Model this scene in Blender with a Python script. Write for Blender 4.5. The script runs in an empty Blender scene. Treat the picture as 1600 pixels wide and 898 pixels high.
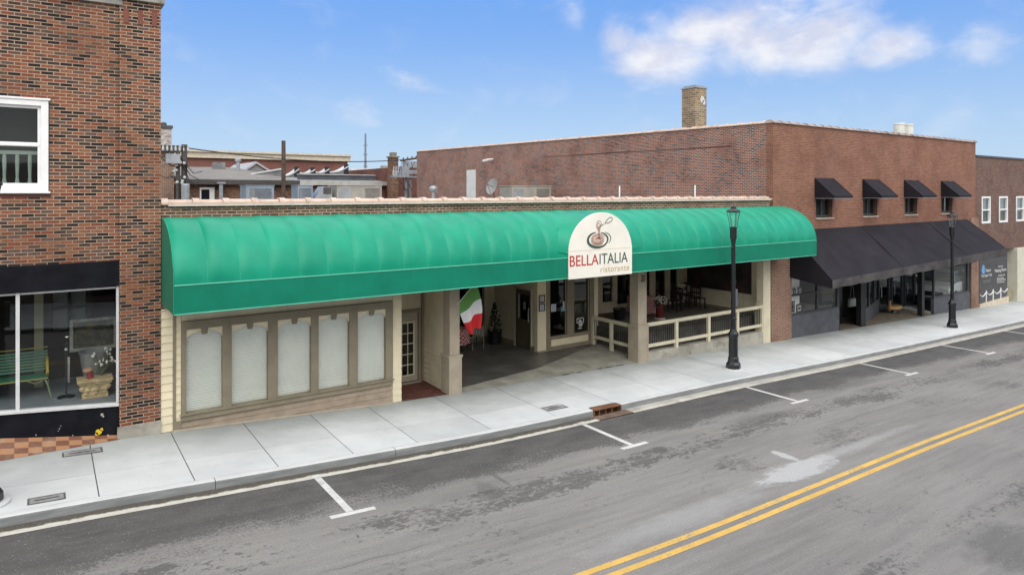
import bpy, bmesh, math, random
from mathutils import Vector, Matrix
random.seed(7)
C = bpy.context.scene.collection
scene = bpy.context.scene
rad = math.radians
CAMZ = 5.45

# ------------------------------------------------------------------ camera
cam_d = bpy.data.cameras.new('camera'); cam = bpy.data.objects.new('camera', cam_d); C.objects.link(cam)
cam.location = (0, 0, CAMZ); cam.rotation_euler = (rad(90), 0, rad(-34.8))
cam_d.sensor_width = 36; cam_d.lens = 36 * 1056 / 1600
cam_d.shift_y = -147.5 / 1600
cam_d.clip_start = .1; cam_d.clip_end = 3000
scene.camera = cam

# ------------------------------------------------------------------ node helpers
class NT:
    def __init__(s, tree): s.t = tree; s.n = tree.nodes; s.l = tree.links
    def new(s, kind, **kw):
        n = s.n.new(kind)
        for k, v in kw.items(): setattr(n, k, v)
        return n
    def put(s, sock, v):
        if hasattr(v, 'is_output') or isinstance(v, bpy.types.NodeSocket): s.l.new(v, sock)
        else:
            if isinstance(v, (tuple, list)) and len(v) == 3 and sock.type == 'RGBA': v = (*v, 1)
            sock.default_value = v
    def m(s, op, a, b=0.0, c=None, clamp=False):
        n = s.new('ShaderNodeMath', operation=op, use_clamp=clamp)
        s.put(n.inputs[0], a); s.put(n.inputs[1], b)
        if c is not None: s.put(n.inputs[2], c)
        return n.outputs[0]
    def mix(s, f, a, b, mode='MIX'):
        n = s.new('ShaderNodeMix', data_type='RGBA', blend_type=mode)
        s.put(n.inputs[0], f); s.put(n.inputs[6], a); s.put(n.inputs[7], b)
        return n.outputs[2]
    def noise(s, vec, scale, detail=4, rough=.55, dist=0):
        n = s.new('ShaderNodeTexNoise'); s.put(n.inputs['Vector'], vec)
        n.inputs['Scale'].default_value = scale; n.inputs['Detail'].default_value = detail
        n.inputs['Roughness'].default_value = rough; n.inputs['Distortion'].default_value = dist
        return n.outputs['Fac']
    def ss(s, v, lo, hi):
        n = s.new('ShaderNodeMapRange', interpolation_type='SMOOTHSTEP')
        s.put(n.inputs[0], v); s.put(n.inputs[1], lo); s.put(n.inputs[2], hi)
        return n.outputs[0]
    def comb(s, x, y, z=0.0):
        n = s.new('ShaderNodeCombineXYZ'); s.put(n.inputs[0], x); s.put(n.inputs[1], y); s.put(n.inputs[2], z)
        return n.outputs[0]
    def sep(s, v):
        n = s.new('ShaderNodeSeparateXYZ'); s.put(n.inputs[0], v); return n.outputs
    def ramp(s, f, stops, interp='LINEAR'):
        n = s.new('ShaderNodeValToRGB'); n.color_ramp.interpolation = interp
        e = n.color_ramp.elements
        while len(e) < len(stops): e.new(.5)
        for i, (p, c) in enumerate(stops): e[i].position = p; e[i].color = (*c, 1)
        s.put(n.inputs[0], f); return n.outputs[0]

# ------------------------------------------------------------------ world: blue window of sky with clouds in front, unseen overcast put in overhead and behind for soft neutral light
EXPO = .60
SUN_EL, SUN_AZ = 48, 198      # azimuth clockwise from +y
w = bpy.data.worlds.new('World'); scene.world = w; w.use_nodes = True
N = NT(w.node_tree); w.node_tree.nodes.clear()
out = N.new('ShaderNodeOutputWorld'); bg = N.new('ShaderNodeBackground')
sky = N.new('ShaderNodeTexSky', sky_type='NISHITA', sun_disc=False)
sky.sun_elevation = rad(SUN_EL); sky.sun_rotation = rad(SUN_AZ)
sky.air_density = 1.0; sky.dust_density = .6; sky.ozone_density = 2.2
tc = N.new('ShaderNodeTexCoord'); D = tc.outputs['Generated']
dx, dy, dz = N.sep(D)
az = N.m('MULTIPLY', N.m('ARCTAN2', dx, dy), 57.2958)
hor = N.m('SQRT', N.m('ADD', N.m('MULTIPLY', dx, dx), N.m('MULTIPLY', dy, dy)))
el = N.m('MULTIPLY', N.m('ARCTAN2', dz, hor), 57.2958)
P2 = N.comb(N.m('MULTIPLY', az, .11), N.m('MULTIPLY', el, .17), 0.0)
n1 = N.noise(P2, 1.7, 7, .58, .4); n2 = N.noise(P2, 5.0, 5, .6)
blob = None
for (ba, be, ra, re, st) in [(47.6, 11.0, 4.6, 2.3, 1.3), (50.5, 13.0, 4.2, 2.6, 1.15), (55, 12.6, 5.2, 3.6, 1.4), (59, 11.6, 4.4, 3.4, 1.25), (63.6, 10.5, 3.4, 1.7, 1.2), (43.8, 12.6, 1.7, 1.8, .9), (40, 15.2, 1.3, 2.0, .62), (27, 9.2, 2.4, 1.0, .5), (22, 6.9, 1.8, 2.0, .62), (69.3, 10.3, 2.0, 1.6, .7), (63.5, 16.2, 3.5, 1.2, .8), (72, 15.5, 4, 2, .6)]:
    a = N.m('DIVIDE', N.m('SUBTRACT', az, float(ba)), ra); e = N.m('DIVIDE', N.m('SUBTRACT', el, float(be)), re)
    r2 = N.m('ADD', N.m('MULTIPLY', a, a), N.m('MULTIPLY', e, e))
    g = N.m('MULTIPLY', N.m('POWER', 2.718, N.m('MULTIPLY', r2, -1.0)), st)
    blob = g if blob is None else N.m('MAXIMUM', blob, g)
nn = N.m('ADD', N.m('MULTIPLY', N.m('SUBTRACT', n1, .5), 1.9), N.m('MULTIPLY', N.m('SUBTRACT', n2, .5), .5))
cloud = N.m('MULTIPLY', N.ss(N.m('ADD', N.m('MINIMUM', blob, 1.1), nn), .08, 1.5), .97)
wisp = N.m('MULTIPLY', N.ss(n1, .5, .8), .16)
cloud = N.m('MAXIMUM', cloud, wisp)
over = N.m('MAXIMUM', N.ss(el, 22.0, 48.0), N.ss(N.m('ABSOLUTE', N.m('SUBTRACT', az, 35.0)), 62.0, 95.0))
over = N.m('MULTIPLY', over, N.m('ADD', .78, N.m('MULTIPLY', n1, .3)))
haze = N.ss(el, 17.0, -1.0)
SKYK = .085
blue = N.mix(1.0, sky.outputs[0], (SKYK, SKYK, SKYK, 1), 'MULTIPLY')
tint = N.mix(haze, (.20, .45, 1.0, 1), (.57, .77, .98, 1))
blue = N.mix(.82, blue, tint)
ccol = N.mix(N.ss(N.noise(P2, 2.6, 4, .5), .36, .62), (.72, .74, .87, 1), (.93, .93, .97, 1))
col = N.mix(cloud, blue, ccol)
K_ = 2 ** -EXPO
col = N.mix(1.0, col, (K_, K_, K_, 1), 'MULTIPLY')
oc = N.mix(N.ss(el, 0.0, 75.0), (.95, .95, .96, 1), (1.22, 1.22, 1.24, 1))
col = N.mix(over, col, oc)
bg.inputs[1].default_value = .1
col10 = N.mix(1.0, col, (10, 10, 10, 1), 'MULTIPLY')
N.l.new(col10, bg.inputs[0]); N.l.new(bg.outputs[0], out.inputs[0])

sun_d = bpy.data.lights.new('sun', 'SUN'); sun = bpy.data.objects.new('sun', sun_d); C.objects.link(sun)
sun_d.energy = 1.5; sun_d.angle = rad(60); sun_d.color = (1, .965, .91)
a_, e_ = rad(SUN_AZ), rad(SUN_EL)
sdir = Vector((math.sin(a_) * math.cos(e_), math.cos(a_) * math.cos(e_), math.sin(e_)))
sun.rotation_euler = sdir.to_track_quat('Z', 'Y').to_euler(); sun.location = (0, -5, 40)
vs = scene.view_settings
vs.view_transform = 'Standard'; vs.look = 'None'; vs.gamma = 1; vs.use_curve_mapping = False
vs.exposure = EXPO

# ------------------------------------------------------------------ materials
def newmat(name):
    m = bpy.data.materials.new(name); m.use_nodes = True
    t = NT(m.node_tree); b = m.node_tree.nodes['Principled BSDF']
    return m, t, b
def pos(t): return t.new('ShaderNodeNewGeometry').outputs['Position']
def mat(name, col, rough=.6, var=.12, scale=2.5, bump=0, bscale=60, spec=.4, metal=0, streak=0, dirt=None, dirtamt=.4, coat=0):
    m, t, b = newmat(name); p = pos(t)
    n = t.noise(p, scale, 5, .6)
    lo = tuple(c * (1 - var) for c in col); hi = tuple(min(1, c * (1 + var)) for c in col)
    c = t.mix(t.ss(n, .3, .7), lo, hi)
    f = t.noise(p, bscale, 2)
    c = t.mix(t.m('MULTIPLY', t.ss(f, .35, .75), var * .6), c, tuple(v * .6 for v in col))
    if streak:
        x, y, z = t.sep(p)
        sn = t.noise(t.comb(t.m('MULTIPLY', t.m('ADD', x, y), 5.0), 0.0, t.m('MULTIPLY', z, .5)), 1.5, 4)
        c = t.mix(t.m('MULTIPLY', t.ss(sn, .52, .78), streak), c, tuple(v * .35 for v in col))
    if dirt:
        dn = t.noise(p, scale * .7 + .4, 6, .65, .5)
        c = t.mix(t.m('MULTIPLY', t.ss(dn, .5, .72), dirtamt), c, dirt)
    t.put(b.inputs['Base Color'], c)
    b.inputs['Roughness'].default_value = rough; b.inputs['Specular IOR Level'].default_value = spec
    b.inputs['Metallic'].default_value = metal
    if coat: b.inputs['Coat Weight'].default_value = coat
    if bump:
        bn = t.new('ShaderNodeBump'); bn.inputs['Strength'].default_value = bump; bn.inputs['Distance'].default_value = .01
        t.put(bn.inputs['Height'], f); t.l.new(bn.outputs[0], b.inputs['Normal'])
    return m
def brick(name, stops, mortar, bw=.207, bh=.0677, ms=.009, stain=(.05, .035, .03), stamt=.45, big=.25, patch=None, lowdark=0):
    m, t, b = newmat(name); g = t.new('ShaderNodeNewGeometry'); p = g.outputs['Position']
    x, y, z = t.sep(p); nx, ny, nz = t.sep(g.outputs['True Normal'])
    side = t.m('GREATER_THAN', t.m('ABSOLUTE', nx), .6)
    u = t.m('ADD', t.m('MULTIPLY', side, y), t.m('MULTIPLY', t.m('SUBTRACT', 1.0, side), x))
    top = t.m('GREATER_THAN', t.m('ABSOLUTE', nz), .6)
    v = t.m('ADD', z, t.m('MULTIPLY', top, y))
    wob = t.m('MULTIPLY', t.m('SUBTRACT', t.noise(p, 1.3, 2), .5), .012)
    vec = t.comb(t.m('ADD', u, 20.0), t.m('ADD', t.m('ADD', v, 20.0), wob))
    br = t.new('ShaderNodeTexBrick'); t.put(br.inputs['Vector'], vec)
    br.inputs['Color1'].default_value = (0, 0, 0, 1); br.inputs['Color2'].default_value = (1, 1, 1, 1)
    br.inputs['Mortar'].default_value = (.5, .5, .5, 1)
    br.inputs['Scale'].default_value = 1; br.inputs['Brick Width'].default_value = bw; br.inputs['Row Height'].default_value = bh
    br.inputs['Mortar Size'].default_value = ms; br.inputs['Mortar Smooth'].default_value = .15; br.inputs['Bias'].default_value = 0
    rnd = t.m('ADD', br.outputs['Color'], t.m('MULTIPLY', t.m('SUBTRACT', t.noise(p, .55, 3), .5), big * 1.6))
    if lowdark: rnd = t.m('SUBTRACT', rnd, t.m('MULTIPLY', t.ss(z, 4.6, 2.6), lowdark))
    c = t.ramp(rnd, stops, 'CONSTANT')
    jit = t.noise(p, 18, 3)
    c = t.mix(t.ss(jit, .25, .8), c, t.mix(1.0, c, (.68, .66, .66, 1), 'MULTIPLY'))
    mo = t.mix(t.ss(t.noise(p, .8, 4), .4, .7), mortar, tuple(q * .55 for q in mortar))
    c = t.mix(br.outputs['Fac'], c, mo)
    if patch:
        c = t.mix(t.m('MULTIPLY', t.ss(t.noise(p, .35, 5, .6, .3), .5, .64), patch[1]), c, t.mix(.5, c, patch[0]))
    sv = t.comb(t.m('MULTIPLY', u, 1.1), t.m('MULTIPLY', z, .35))
    c = t.mix(t.m('MULTIPLY', t.ss(t.noise(sv, 1.2, 6, .65), .52, .78), stamt), c, stain)
    t.put(b.inputs['Base Color'], c); b.inputs['Roughness'].default_value = .85; b.inputs['Specular IOR Level'].default_value = .25
    bn = t.new('ShaderNodeBump'); bn.inputs['Strength'].default_value = .5; bn.inputs['Distance'].default_value = .01
    t.put(bn.inputs['Height'], t.m('SUBTRACT', t.m('MULTIPLY', jit, .4), br.outputs['Fac'])); t.l.new(bn.outputs[0], b.inputs['Normal'])
    return m
def glass(name, tint=(.75, .8, .8), refl=1.0, rough=.02, dark=0.0):
    m = bpy.data.materials.new(name); m.use_nodes = True; t = NT(m.node_tree); m.node_tree.nodes.clear()
    o = t.new('ShaderNodeOutputMaterial'); mx = t.new('ShaderNodeMixShader')
    tr = t.new('ShaderNodeBsdfTransparent'); tr.inputs[0].default_value = (*tint, 1)
    gl = t.new('ShaderNodeBsdfGlossy'); gl.inputs['Roughness'].default_value = rough; gl.inputs[0].default_value = (.9, .95, .95, 1)
    bn = t.new('ShaderNodeBump'); bn.inputs['Strength'].default_value = .05; bn.inputs['Distance'].default_value = .02
    t.put(bn.inputs['Height'], t.noise(pos(t), .9, 2)); t.l.new(bn.outputs[0], gl.inputs['Normal'])
    fr = t.new('ShaderNodeFresnel'); bf_ = t.new('ShaderNodeNewGeometry').outputs['Backfacing']; t.put(fr.inputs[0], t.m('SUBTRACT', 1.52, t.m('MULTIPLY', bf_, 1.52 - 1 / 1.52)))
    f = t.m('MINIMUM', t.m('MULTIPLY', fr.outputs[0], 1.7 * refl), 1.0)
    t.put(mx.inputs[0], f); t.l.new(tr.outputs[0], mx.inputs[1]); t.l.new(gl.outputs[0], mx.inputs[2])
    t.l.new(mx.outputs[0], o.inputs[0]); return m

RED = (.235, .085, .048)
M = {}
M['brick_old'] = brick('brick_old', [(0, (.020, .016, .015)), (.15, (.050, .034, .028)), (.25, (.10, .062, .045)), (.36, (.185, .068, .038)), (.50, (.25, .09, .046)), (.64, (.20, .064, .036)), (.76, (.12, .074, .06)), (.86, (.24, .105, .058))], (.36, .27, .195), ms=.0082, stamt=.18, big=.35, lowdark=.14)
M['brick_low'] = brick('brick_low', [(0, (.13, .06, .04)), (.3, (.21, .095, .06)), (.6, (.16, .08, .055)), (.8, (.25, .125, .08))], (.42, .36, .28), ms=.010, stamt=.55, stain=(.06, .04, .033))
M['brick_side'] = brick('brick_side', [(0, (.06, .05, .055)), (.16, (.17, .08, .06)), (.32, (.29, .098, .054)), (.62, (.245, .085, .055)), (.86, (.13, .095, .09))], (.42, .33, .28), bw=.215, ms=.0115, stamt=.25, big=.7, stain=(.12, .055, .045), patch=((.16, .14, .14), .3))
M['brick_front'] = brick('brick_front', [(0, (.195, .082, .052)), (.4, (.235, .10, .062)), (.75, (.265, .115, .074))], (.30, .19, .14), ms=.009, stamt=.5, stain=(.115, .068, .054), big=.4, patch=((.16, .10, .085), .45))
M['brick_pier'] = brick('brick_pier', [(0, (.16, .06, .04)), (.4, (.21, .085, .052)), (.75, (.25, .105, .064))], (.42, .33, .26), ms=.012, stamt=.3, stain=(.10, .06, .05))
M['brick_far'] = brick('brick_far', [(0, (.13, .075, .06)), (.4, (.175, .095, .072)), (.75, (.20, .11, .085))], (.20, .15, .125), ms=.009, stamt=.5, stain=(.08, .06, .055))
M['brick_buff'] = brick('brick_buff', [(0, (.22, .15, .08)), (.3, (.33, .24, .13)), (.6, (.27, .18, .10)), (.85, (.17, .12, .08))], (.36, .33, .28), bw=.3, bh=.10, ms=.014, stamt=.7, stain=(.08, .06, .04))
M['brick_white'] = brick('brick_white', [(0, (.30, .24, .22)), (.3, (.55, .52, .5)), (.6, (.42, .38, .36)), (.85, (.22, .14, .12))], (.5, .48, .46), stamt=.6)
M['coping_stone'] = mat('coping_stone', (.26, .25, .22), .9, .2, 3, .3, dirt=(.07, .07, .065), dirtamt=.6)
M['coping_tile'] = mat('coping_tile', (.54, .41, .33), .45, .12, 3, .1, dirt=(.16, .12, .10), dirtamt=.6)
M['coping_dark'] = mat('coping_dark', (.36, .29, .26), .6, .25, 2, .1, dirt=(.07, .06, .06), dirtamt=.8)
M['black_panel'] = mat('black_panel', (.007, .0075, .011), .55, .3, 3, .05, spec=.12, dirt=(.014, .015, .02), dirtamt=.5)
M['black_paint'] = mat('black_paint', (.014, .015, .017), .4, .2, 4)
M['alu'] = mat('alu', (.56, .56, .56), .4, .08, 5, spec=.5)
M['white_paint'] = mat('white_paint', (.74, .74, .73), .5, .05, 4)
M['cream'] = mat('cream', (.70, .625, .44), .6, .06, 2.2, streak=.12)
M['cream2'] = mat('cream2', (.62, .565, .42), .6, .08, 2.2, streak=.22)
M['taupe'] = mat('taupe', (.225, .193, .137), .6, .1, 2.5, streak=.15)
M['taupe_lt'] = mat('taupe_lt', (.36, .31, .235), .6, .1, 2.5, streak=.18)
M['base_pink'] = mat('base_pink', (.31, .248, .185), .7, .16, 3, dirt=(.2, .16, .13), dirtamt=.4)
M['blind'] = mat('blind', (.86, .88, .84), .55, .04, 2)
M['concrete'] = mat('concrete', (.36, .34, .29), .85, .18, 1.6, .25, dirt=(.12, .11, .085), dirtamt=.7)
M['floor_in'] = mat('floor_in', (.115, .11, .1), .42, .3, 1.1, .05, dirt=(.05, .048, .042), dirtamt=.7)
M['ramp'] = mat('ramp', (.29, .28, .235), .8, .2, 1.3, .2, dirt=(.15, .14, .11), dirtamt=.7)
M['red_tile'] = brick('red_tile', [(0, (.13, .045, .03)), (.4, (.17, .062, .042)), (.8, (.11, .04, .03))], (.12, .075, .06), bw=.2, bh=.1, ms=.008, stamt=.4)
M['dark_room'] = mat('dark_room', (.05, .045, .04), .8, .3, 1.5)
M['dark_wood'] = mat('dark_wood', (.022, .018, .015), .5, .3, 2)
M['black_metal'] = mat('black_metal', (.012, .015, .017), .33, .15, 4, spec=.5)
M['glass'] = glass('glass', (.92, .95, .94), .75); M['glass_dim'] = glass('glass_dim', (.42, .46, .46), .9)
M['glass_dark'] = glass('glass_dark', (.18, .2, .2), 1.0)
M['glass_clear'] = glass('glass_clear', (.95, .97, .96), .7)
M['green'] = None
M['black_canvas'] = mat('black_canvas', (.0165, .0148, .0195), .8, .2, 1.2, spec=.2, streak=.25, dirt=(.028, .025, .03), dirtamt=.5)
M['canvas_edge'] = mat('canvas_edge', (.06, .056, .056), .85, .35, 2.5, dirt=(.03, .03, .03), dirtamt=.8)
M['roof_mem'] = mat('roof_mem', (.18, .165, .145), .85, .2, .6, dirt=(.10, .092, .08), dirtamt=.7)
M['roof_grey'] = mat('roof_grey', (.20, .20, .205), .75, .25, .5, dirt=(.10, .10, .105), dirtamt=.8)
M['galv'] = mat('galv', (.28, .30, .32), .45, .15, 3, spec=.5, metal=.3)
M['hvac_blue'] = mat('hvac_blue', (.20, .245, .30), .5, .12, 2, streak=.2)
M['hvac_beige'] = mat('hvac_beige', (.29, .275, .24), .5, .12, 2, streak=.2)
M['steel_dark'] = mat('steel_dark', (.06, .055, .05), .6, .25, 4)
M['rust'] = mat('rust', (.15, .07, .035), .85, .3, 6, .3, dirt=(.06, .03, .02), dirtamt=.6)
M['wood_pole'] = mat('wood_pole', (.085, .06, .045), .9, .3, 4, .2, streak=.3)
M['paint_white'] = mat('paint_white', (.62, .62, .60), .6, .1, 3, .1, dirt=(.36, .36, .35), dirtamt=.45)
M['paint_yellow'] = mat('paint_yellow', (.66, .40, .085), .6, .08, 3, .1, dirt=(.42, .28, .10), dirtamt=.4)
def paintmat(name, col, under=(.2, .195, .185)):
    m, t, b = newmat(name); p = pos(t)
    c = t.mix(t.ss(t.noise(p, 2.2, 5, .65), .35, .7), tuple(q * .82 for q in col), col)
    f = t.m('ADD', t.m('MULTIPLY', t.noise(p, 24, 4, .7), .7), t.m('MULTIPLY', t.noise(p, 1.7, 4, .6), .42))
    c = t.mix(t.m('MULTIPLY', t.ss(f, .60, .68), .7), c, under)
    t.put(b.inputs['Base Color'], c); b.inputs['Roughness'].default_value = .7; return m
M['paint_white'] = paintmat('paint_worn_white', (.58, .58, .56)); M['paint_yellow'] = paintmat('paint_worn_yellow', (.60, .375, .085))
M['slab_bed'] = mat('slab_bed', (.07, .07, .065), .9)
M['gravelroof'] = mat('gravelroof', (.30, .29, .27), .9, .2, 1, .2)

def green_mat(name, col):
    m, t, b = newmat(name); p = pos(t)
    n = t.noise(p, 1.3, 5, .6); x, y, z = t.sep(p)
    st = t.noise(t.comb(t.m('MULTIPLY', x, 3.0), 0.0, t.m('MULTIPLY', z, .6)), 1.5, 5)
    c = t.mix(t.ss(n, .3, .7), tuple(q * .9 for q in col), tuple(q * 1.08 for q in col))
    c = t.mix(t.m('MULTIPLY', t.ss(st, .5, .8), .25), c, tuple(q * 1.35 + .012 for q in col))
    sp = t.noise(p, 9, 2); c = t.mix(t.m('MULTIPLY', t.ss(sp, .76, .8), .6), c, (.02, .06, .05))
    t.put(b.inputs['Base Color'], c); b.inputs['Roughness'].default_value = .45; b.inputs['Specular IOR Level'].default_value = .08; b.inputs['Coat Weight'].default_value = .5; b.inputs['Coat Roughness'].default_value = .42; b.inputs['Coat IOR'].default_value = 1.42
    bn = t.new('ShaderNodeBump'); bn.inputs['Strength'].default_value = .06; bn.inputs['Distance'].default_value = .05
    t.put(bn.inputs['Height'], t.noise(p, 5, 3)); t.l.new(bn.outputs[0], b.inputs['Normal'])
    return m
M['green'] = green_mat('green_vinyl', (.004, .25, .148))

# ------------------------------------------------------------------ geometry helpers
class B:
    def __init__(s): s.b = bmesh.new()
    def box(s, x0, x1, y0, y1, z0, z1):
        v = [s.b.verts.new(p) for p in [(x0, y0, z0), (x1, y0, z0), (x1, y1, z0), (x0, y1, z0), (x0, y0, z1), (x1, y0, z1), (x1, y1, z1), (x0, y1, z1)]]
        for f in [(0, 3, 2, 1), (4, 5, 6, 7), (0, 1, 5, 4), (1, 2, 6, 5), (2, 3, 7, 6), (3, 0, 4, 7)]: s.b.faces.new([v[i] for i in f])
        return s
    def rbox(s, c, size, rot=0, tilt=0):
        mtx = Matrix.Translation(c) @ Matrix.Rotation(rot, 4, 'Z') @ Matrix.Rotation(tilt, 4, 'X')
        r = bmesh.ops.create_cube(s.b, size=1)
        bmesh.ops.transform(s.b, matrix=mtx @ Matrix.Diagonal((*size, 1)), verts=r['verts']); return s
    def poly(s, pts):
        s.b.faces.new([s.b.verts.new(p) for p in pts]); return s
    def extr(s, pts, axis, a, b):
        def f(p, t):
            return {'x': (t, p[0], p[1]), 'y': (p[0], t, p[1]), 'z': (p[0], p[1], t)}[axis]
        A = [s.b.verts.new(f(p, a)) for p in pts]; Bv = [s.b.verts.new(f(p, b)) for p in pts]; n = len(pts)
        s.b.faces.new(A); s.b.faces.new(Bv[::-1])
        for i in range(n): s.b.faces.new([A[i], A[(i + 1) % n], Bv[(i + 1) % n], Bv[i]])
        return s
    def tube(s, pts, r, n=8, caps=True):
        pts = [Vector(p) for p in pts]; rings = []
        rr = r if isinstance(r, (list, tuple)) else [r] * len(pts)
        for i, p in enumerate(pts):
            d = (pts[min(i + 1, len(pts) - 1)] - pts[max(i - 1, 0)]).normalized()
            up = Vector((0, 0, 1)) if abs(d.z) < .95 else Vector((1, 0, 0))
            a = d.cross(up).normalized(); b2 = d.cross(a)
            rings.append([s.b.verts.new(p + (a * math.cos(k * 2 * math.pi / n) + b2 * math.sin(k * 2 * math.pi / n)) * rr[i]) for k in range(n)])
        for i in range(len(rings) - 1):
            for k in range(n): s.b.faces.new([rings[i][k], rings[i][(k + 1) % n], rings[i + 1][(k + 1) % n], rings[i + 1][k]])
        if caps: s.b.faces.new(rings[0]); s.b.faces.new(rings[-1][::-1])
        return s
    def lathe(s, cx, cy, prof, n=16, sx=1, sy=1):
        rings = []
        for (r, z) in prof:
            rings.append([s.b.verts.new((cx + sx * r * math.cos(k * 2 * math.pi / n), cy + sy * r * math.sin(k * 2 * math.pi / n), z)) for k in range(n)])
        for i in range(len(rings) - 1):
            for k in range(n): s.b.faces.new([rings[i][k], rings[i][(k + 1) % n], rings[i + 1][(k + 1) % n], rings[i + 1][k]])
        s.b.faces.new(rings[0][::-1]); s.b.faces.new(rings[-1]); return s
    def ball(s, c, r, sub=1, sq=(1, 1, 1)):
        q = bmesh.ops.create_icosphere(s.b, subdivisions=sub, radius=r)
        bmesh.ops.transform(s.b, matrix=Matrix.Translation(c) @ Matrix.Diagonal((*sq, 1)), verts=q['verts']); return s
    def wall(s, axis, a0, a1, z0, z1, t0, t1, holes=()):
        """wall along axis 'x' (thickness in y from t0 to t1) or 'y' with rectangular openings"""
        us = sorted({a0, a1, *[v for h in holes for v in h[:2] if a0 < v < a1]}); zs = sorted({z0, z1, *[v for h in holes for v in h[2:] if z0 < v < z1]})
        def P(u, t, z): return (u, t, z) if axis == 'x' else (t, u, z)
        def solid(i, j):
            if i < 0 or j < 0 or i >= len(us) - 1 or j >= len(zs) - 1: return False
            cu = (us[i] + us[i + 1]) / 2; cz = (zs[j] + zs[j + 1]) / 2
            return not any(h[0] < cu < h[1] and h[2] < cz < h[3] for h in holes)
        for i in range(len(us) - 1):
            for j in range(len(zs) - 1):
                if not solid(i, j): continue
                u0, u1, c0, c1 = us[i], us[i + 1], zs[j], zs[j + 1]
                s.poly([P(u0, t0, c0), P(u1, t0, c0), P(u1, t0, c1), P(u0, t0, c1)]); s.poly([P(u0, t1, c0), P(u0, t1, c1), P(u1, t1, c1), P(u1, t1, c0)])
                if not solid(i - 1, j): s.poly([P(u0, t0, c0), P(u0, t0, c1), P(u0, t1, c1), P(u0, t1, c0)])
                if not solid(i + 1, j): s.poly([P(u1, t0, c0), P(u1, t1, c0), P(u1, t1, c1), P(u1, t0, c1)])
                if not solid(i, j - 1): s.poly([P(u0, t0, c0), P(u0, t1, c0), P(u1, t1, c0), P(u1, t0, c0)])
                if not solid(i, j + 1): s.poly([P(u0, t0, c1), P(u1, t0, c1), P(u1, t1, c1), P(u0, t1, c1)])
        return s
    def siding(s, x0, x1, y, z0, z1, step=.172, axis='x', lip=.022, sgn=-1):
        z = z0
        while z < z1 - .001:
            zt = min(z + step, z1)
            if axis == 'x': s.extr([(y + .02, z), (y + sgn * lip, z), (y, zt), (y + .02, zt)], 'x', x0, x1)
            else: s.extr([(y + .02, z), (y + sgn * lip, z), (y, zt), (y + .02, zt)], 'y', x0, x1) if False else s._sy(x0, x1, y, z, zt, lip)
            z = zt
        return s
    def _sy(s, y0, y1, x, z, zt, lip):
        s.extr([(x + .02, z), (x - lip, z), (x, zt), (x + .02, zt)], 'y', y0, y1)
    def build(s, name, material, parent=None, smooth=False, bev=0, base=None):
        bmesh.ops.remove_doubles(s.b, verts=s.b.verts, dist=1e-5)
        bmesh.ops.recalc_face_normals(s.b, faces=s.b.faces)
        off = Vector(base) if base is not None else (Vector(parent['_o']) if parent is not None else Vector((0, 0, 0)))
        bmesh.ops.translate(s.b, vec=-off, verts=s.b.verts)
        me = bpy.data.meshes.new(name); s.b.to_mesh(me); s.b.free()
        me.materials.append(M[material] if isinstance(material, str) else material)
        if smooth:
            for p in me.polygons: p.use_smooth = True
        o = bpy.data.objects.new(name, me); C.objects.link(o)
        if parent is not None: o.parent = parent; o['_o'] = list(off)
        else: o.location = off; o['_o'] = list(off)
        if bev:
            md = o.modifiers.new('bevel', 'BEVEL'); md.width = bev; md.segments = 2; md.limit_method = 'ANGLE'; md.angle_limit = rad(40)
        if smooth:
            try:
                for p in me.polygons: p.use_smooth = True
                me.set_sharp_from_angle(angle=rad(35))
            except Exception: pass
        return o
def thing(name, label, cat, loc, group=None):
    o = bpy.data.objects.new(name, None); C.objects.link(o); o.location = loc; o.empty_display_size = .2
    o['label'] = label; o['category'] = cat; o['_o'] = list(loc)
    if group: o['group'] = group
    return o
def tag(o, label, cat, group=None):
    o['label'] = label; o['category'] = cat
    if group: o['group'] = group
    return o
def struct(o): o['kind'] = 'structure'; return o
def dup(root, loc, label, group=None):
    r = root.copy(); C.objects.link(r); r.location = loc; r['label'] = label
    if group: r['group'] = group
    for ch in list(root.children):
        c = ch.copy(); C.objects.link(c); c.parent = r
        for g in list(ch.children):
            d = g.copy(); C.objects.link(d); d.parent = c
    return r
TH = rad(34.8)
def PT(u, v, y):
    """point of the photograph (1600 x 898) on the vertical plane at depth y"""
    a = (u - 800) / 1056; d = Vector((math.sin(TH) + a * math.cos(TH), math.cos(TH) - a * math.sin(TH), (301.5 - v) / 1056))
    d = d * (y / d.y); return Vector((d.x, d.y, d.z + CAMZ))
def text(body, name, material, parent, x0, x1, y, z0, z1, ext=.004, stretch=True, space=1.0):
    cu = bpy.data.curves.new(name, 'FONT'); cu.body = body; cu.extrude = .0; cu.space_character = space
    o = bpy.data.objects.new(name, cu); C.objects.link(o); bpy.context.view_layer.update()
    me = bpy.data.meshes.new_from_object(o.evaluated_get(bpy.context.evaluated_depsgraph_get()))
    C.objects.unlink(o); bpy.data.objects.remove(o)
    xs = [v.co.x for v in me.vertices]; ys = [v.co.y for v in me.vertices]
    sx = (x1 - x0) / (max(xs) - min(xs)); sz = (z1 - z0) / (max(ys) - min(ys)); mx, my = min(xs), min(ys)
    bm = bmesh.new(); bm.from_mesh(me); bpy.data.meshes.remove(me)
    for v in bm.verts: v.co = (x0 + (v.co.x - mx) * sx, y, z0 + (v.co.y - my) * sz)
    g = bmesh.ops.extrude_face_region(bm, geom=list(bm.faces))
    bmesh.ops.translate(bm, vec=(0, -ext, 0), verts=[q for q in g['geom'] if isinstance(q, bmesh.types.BMVert)])
    k = B(); k.b.free(); k.b = bm
    return k.build(name, material, parent)

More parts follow.
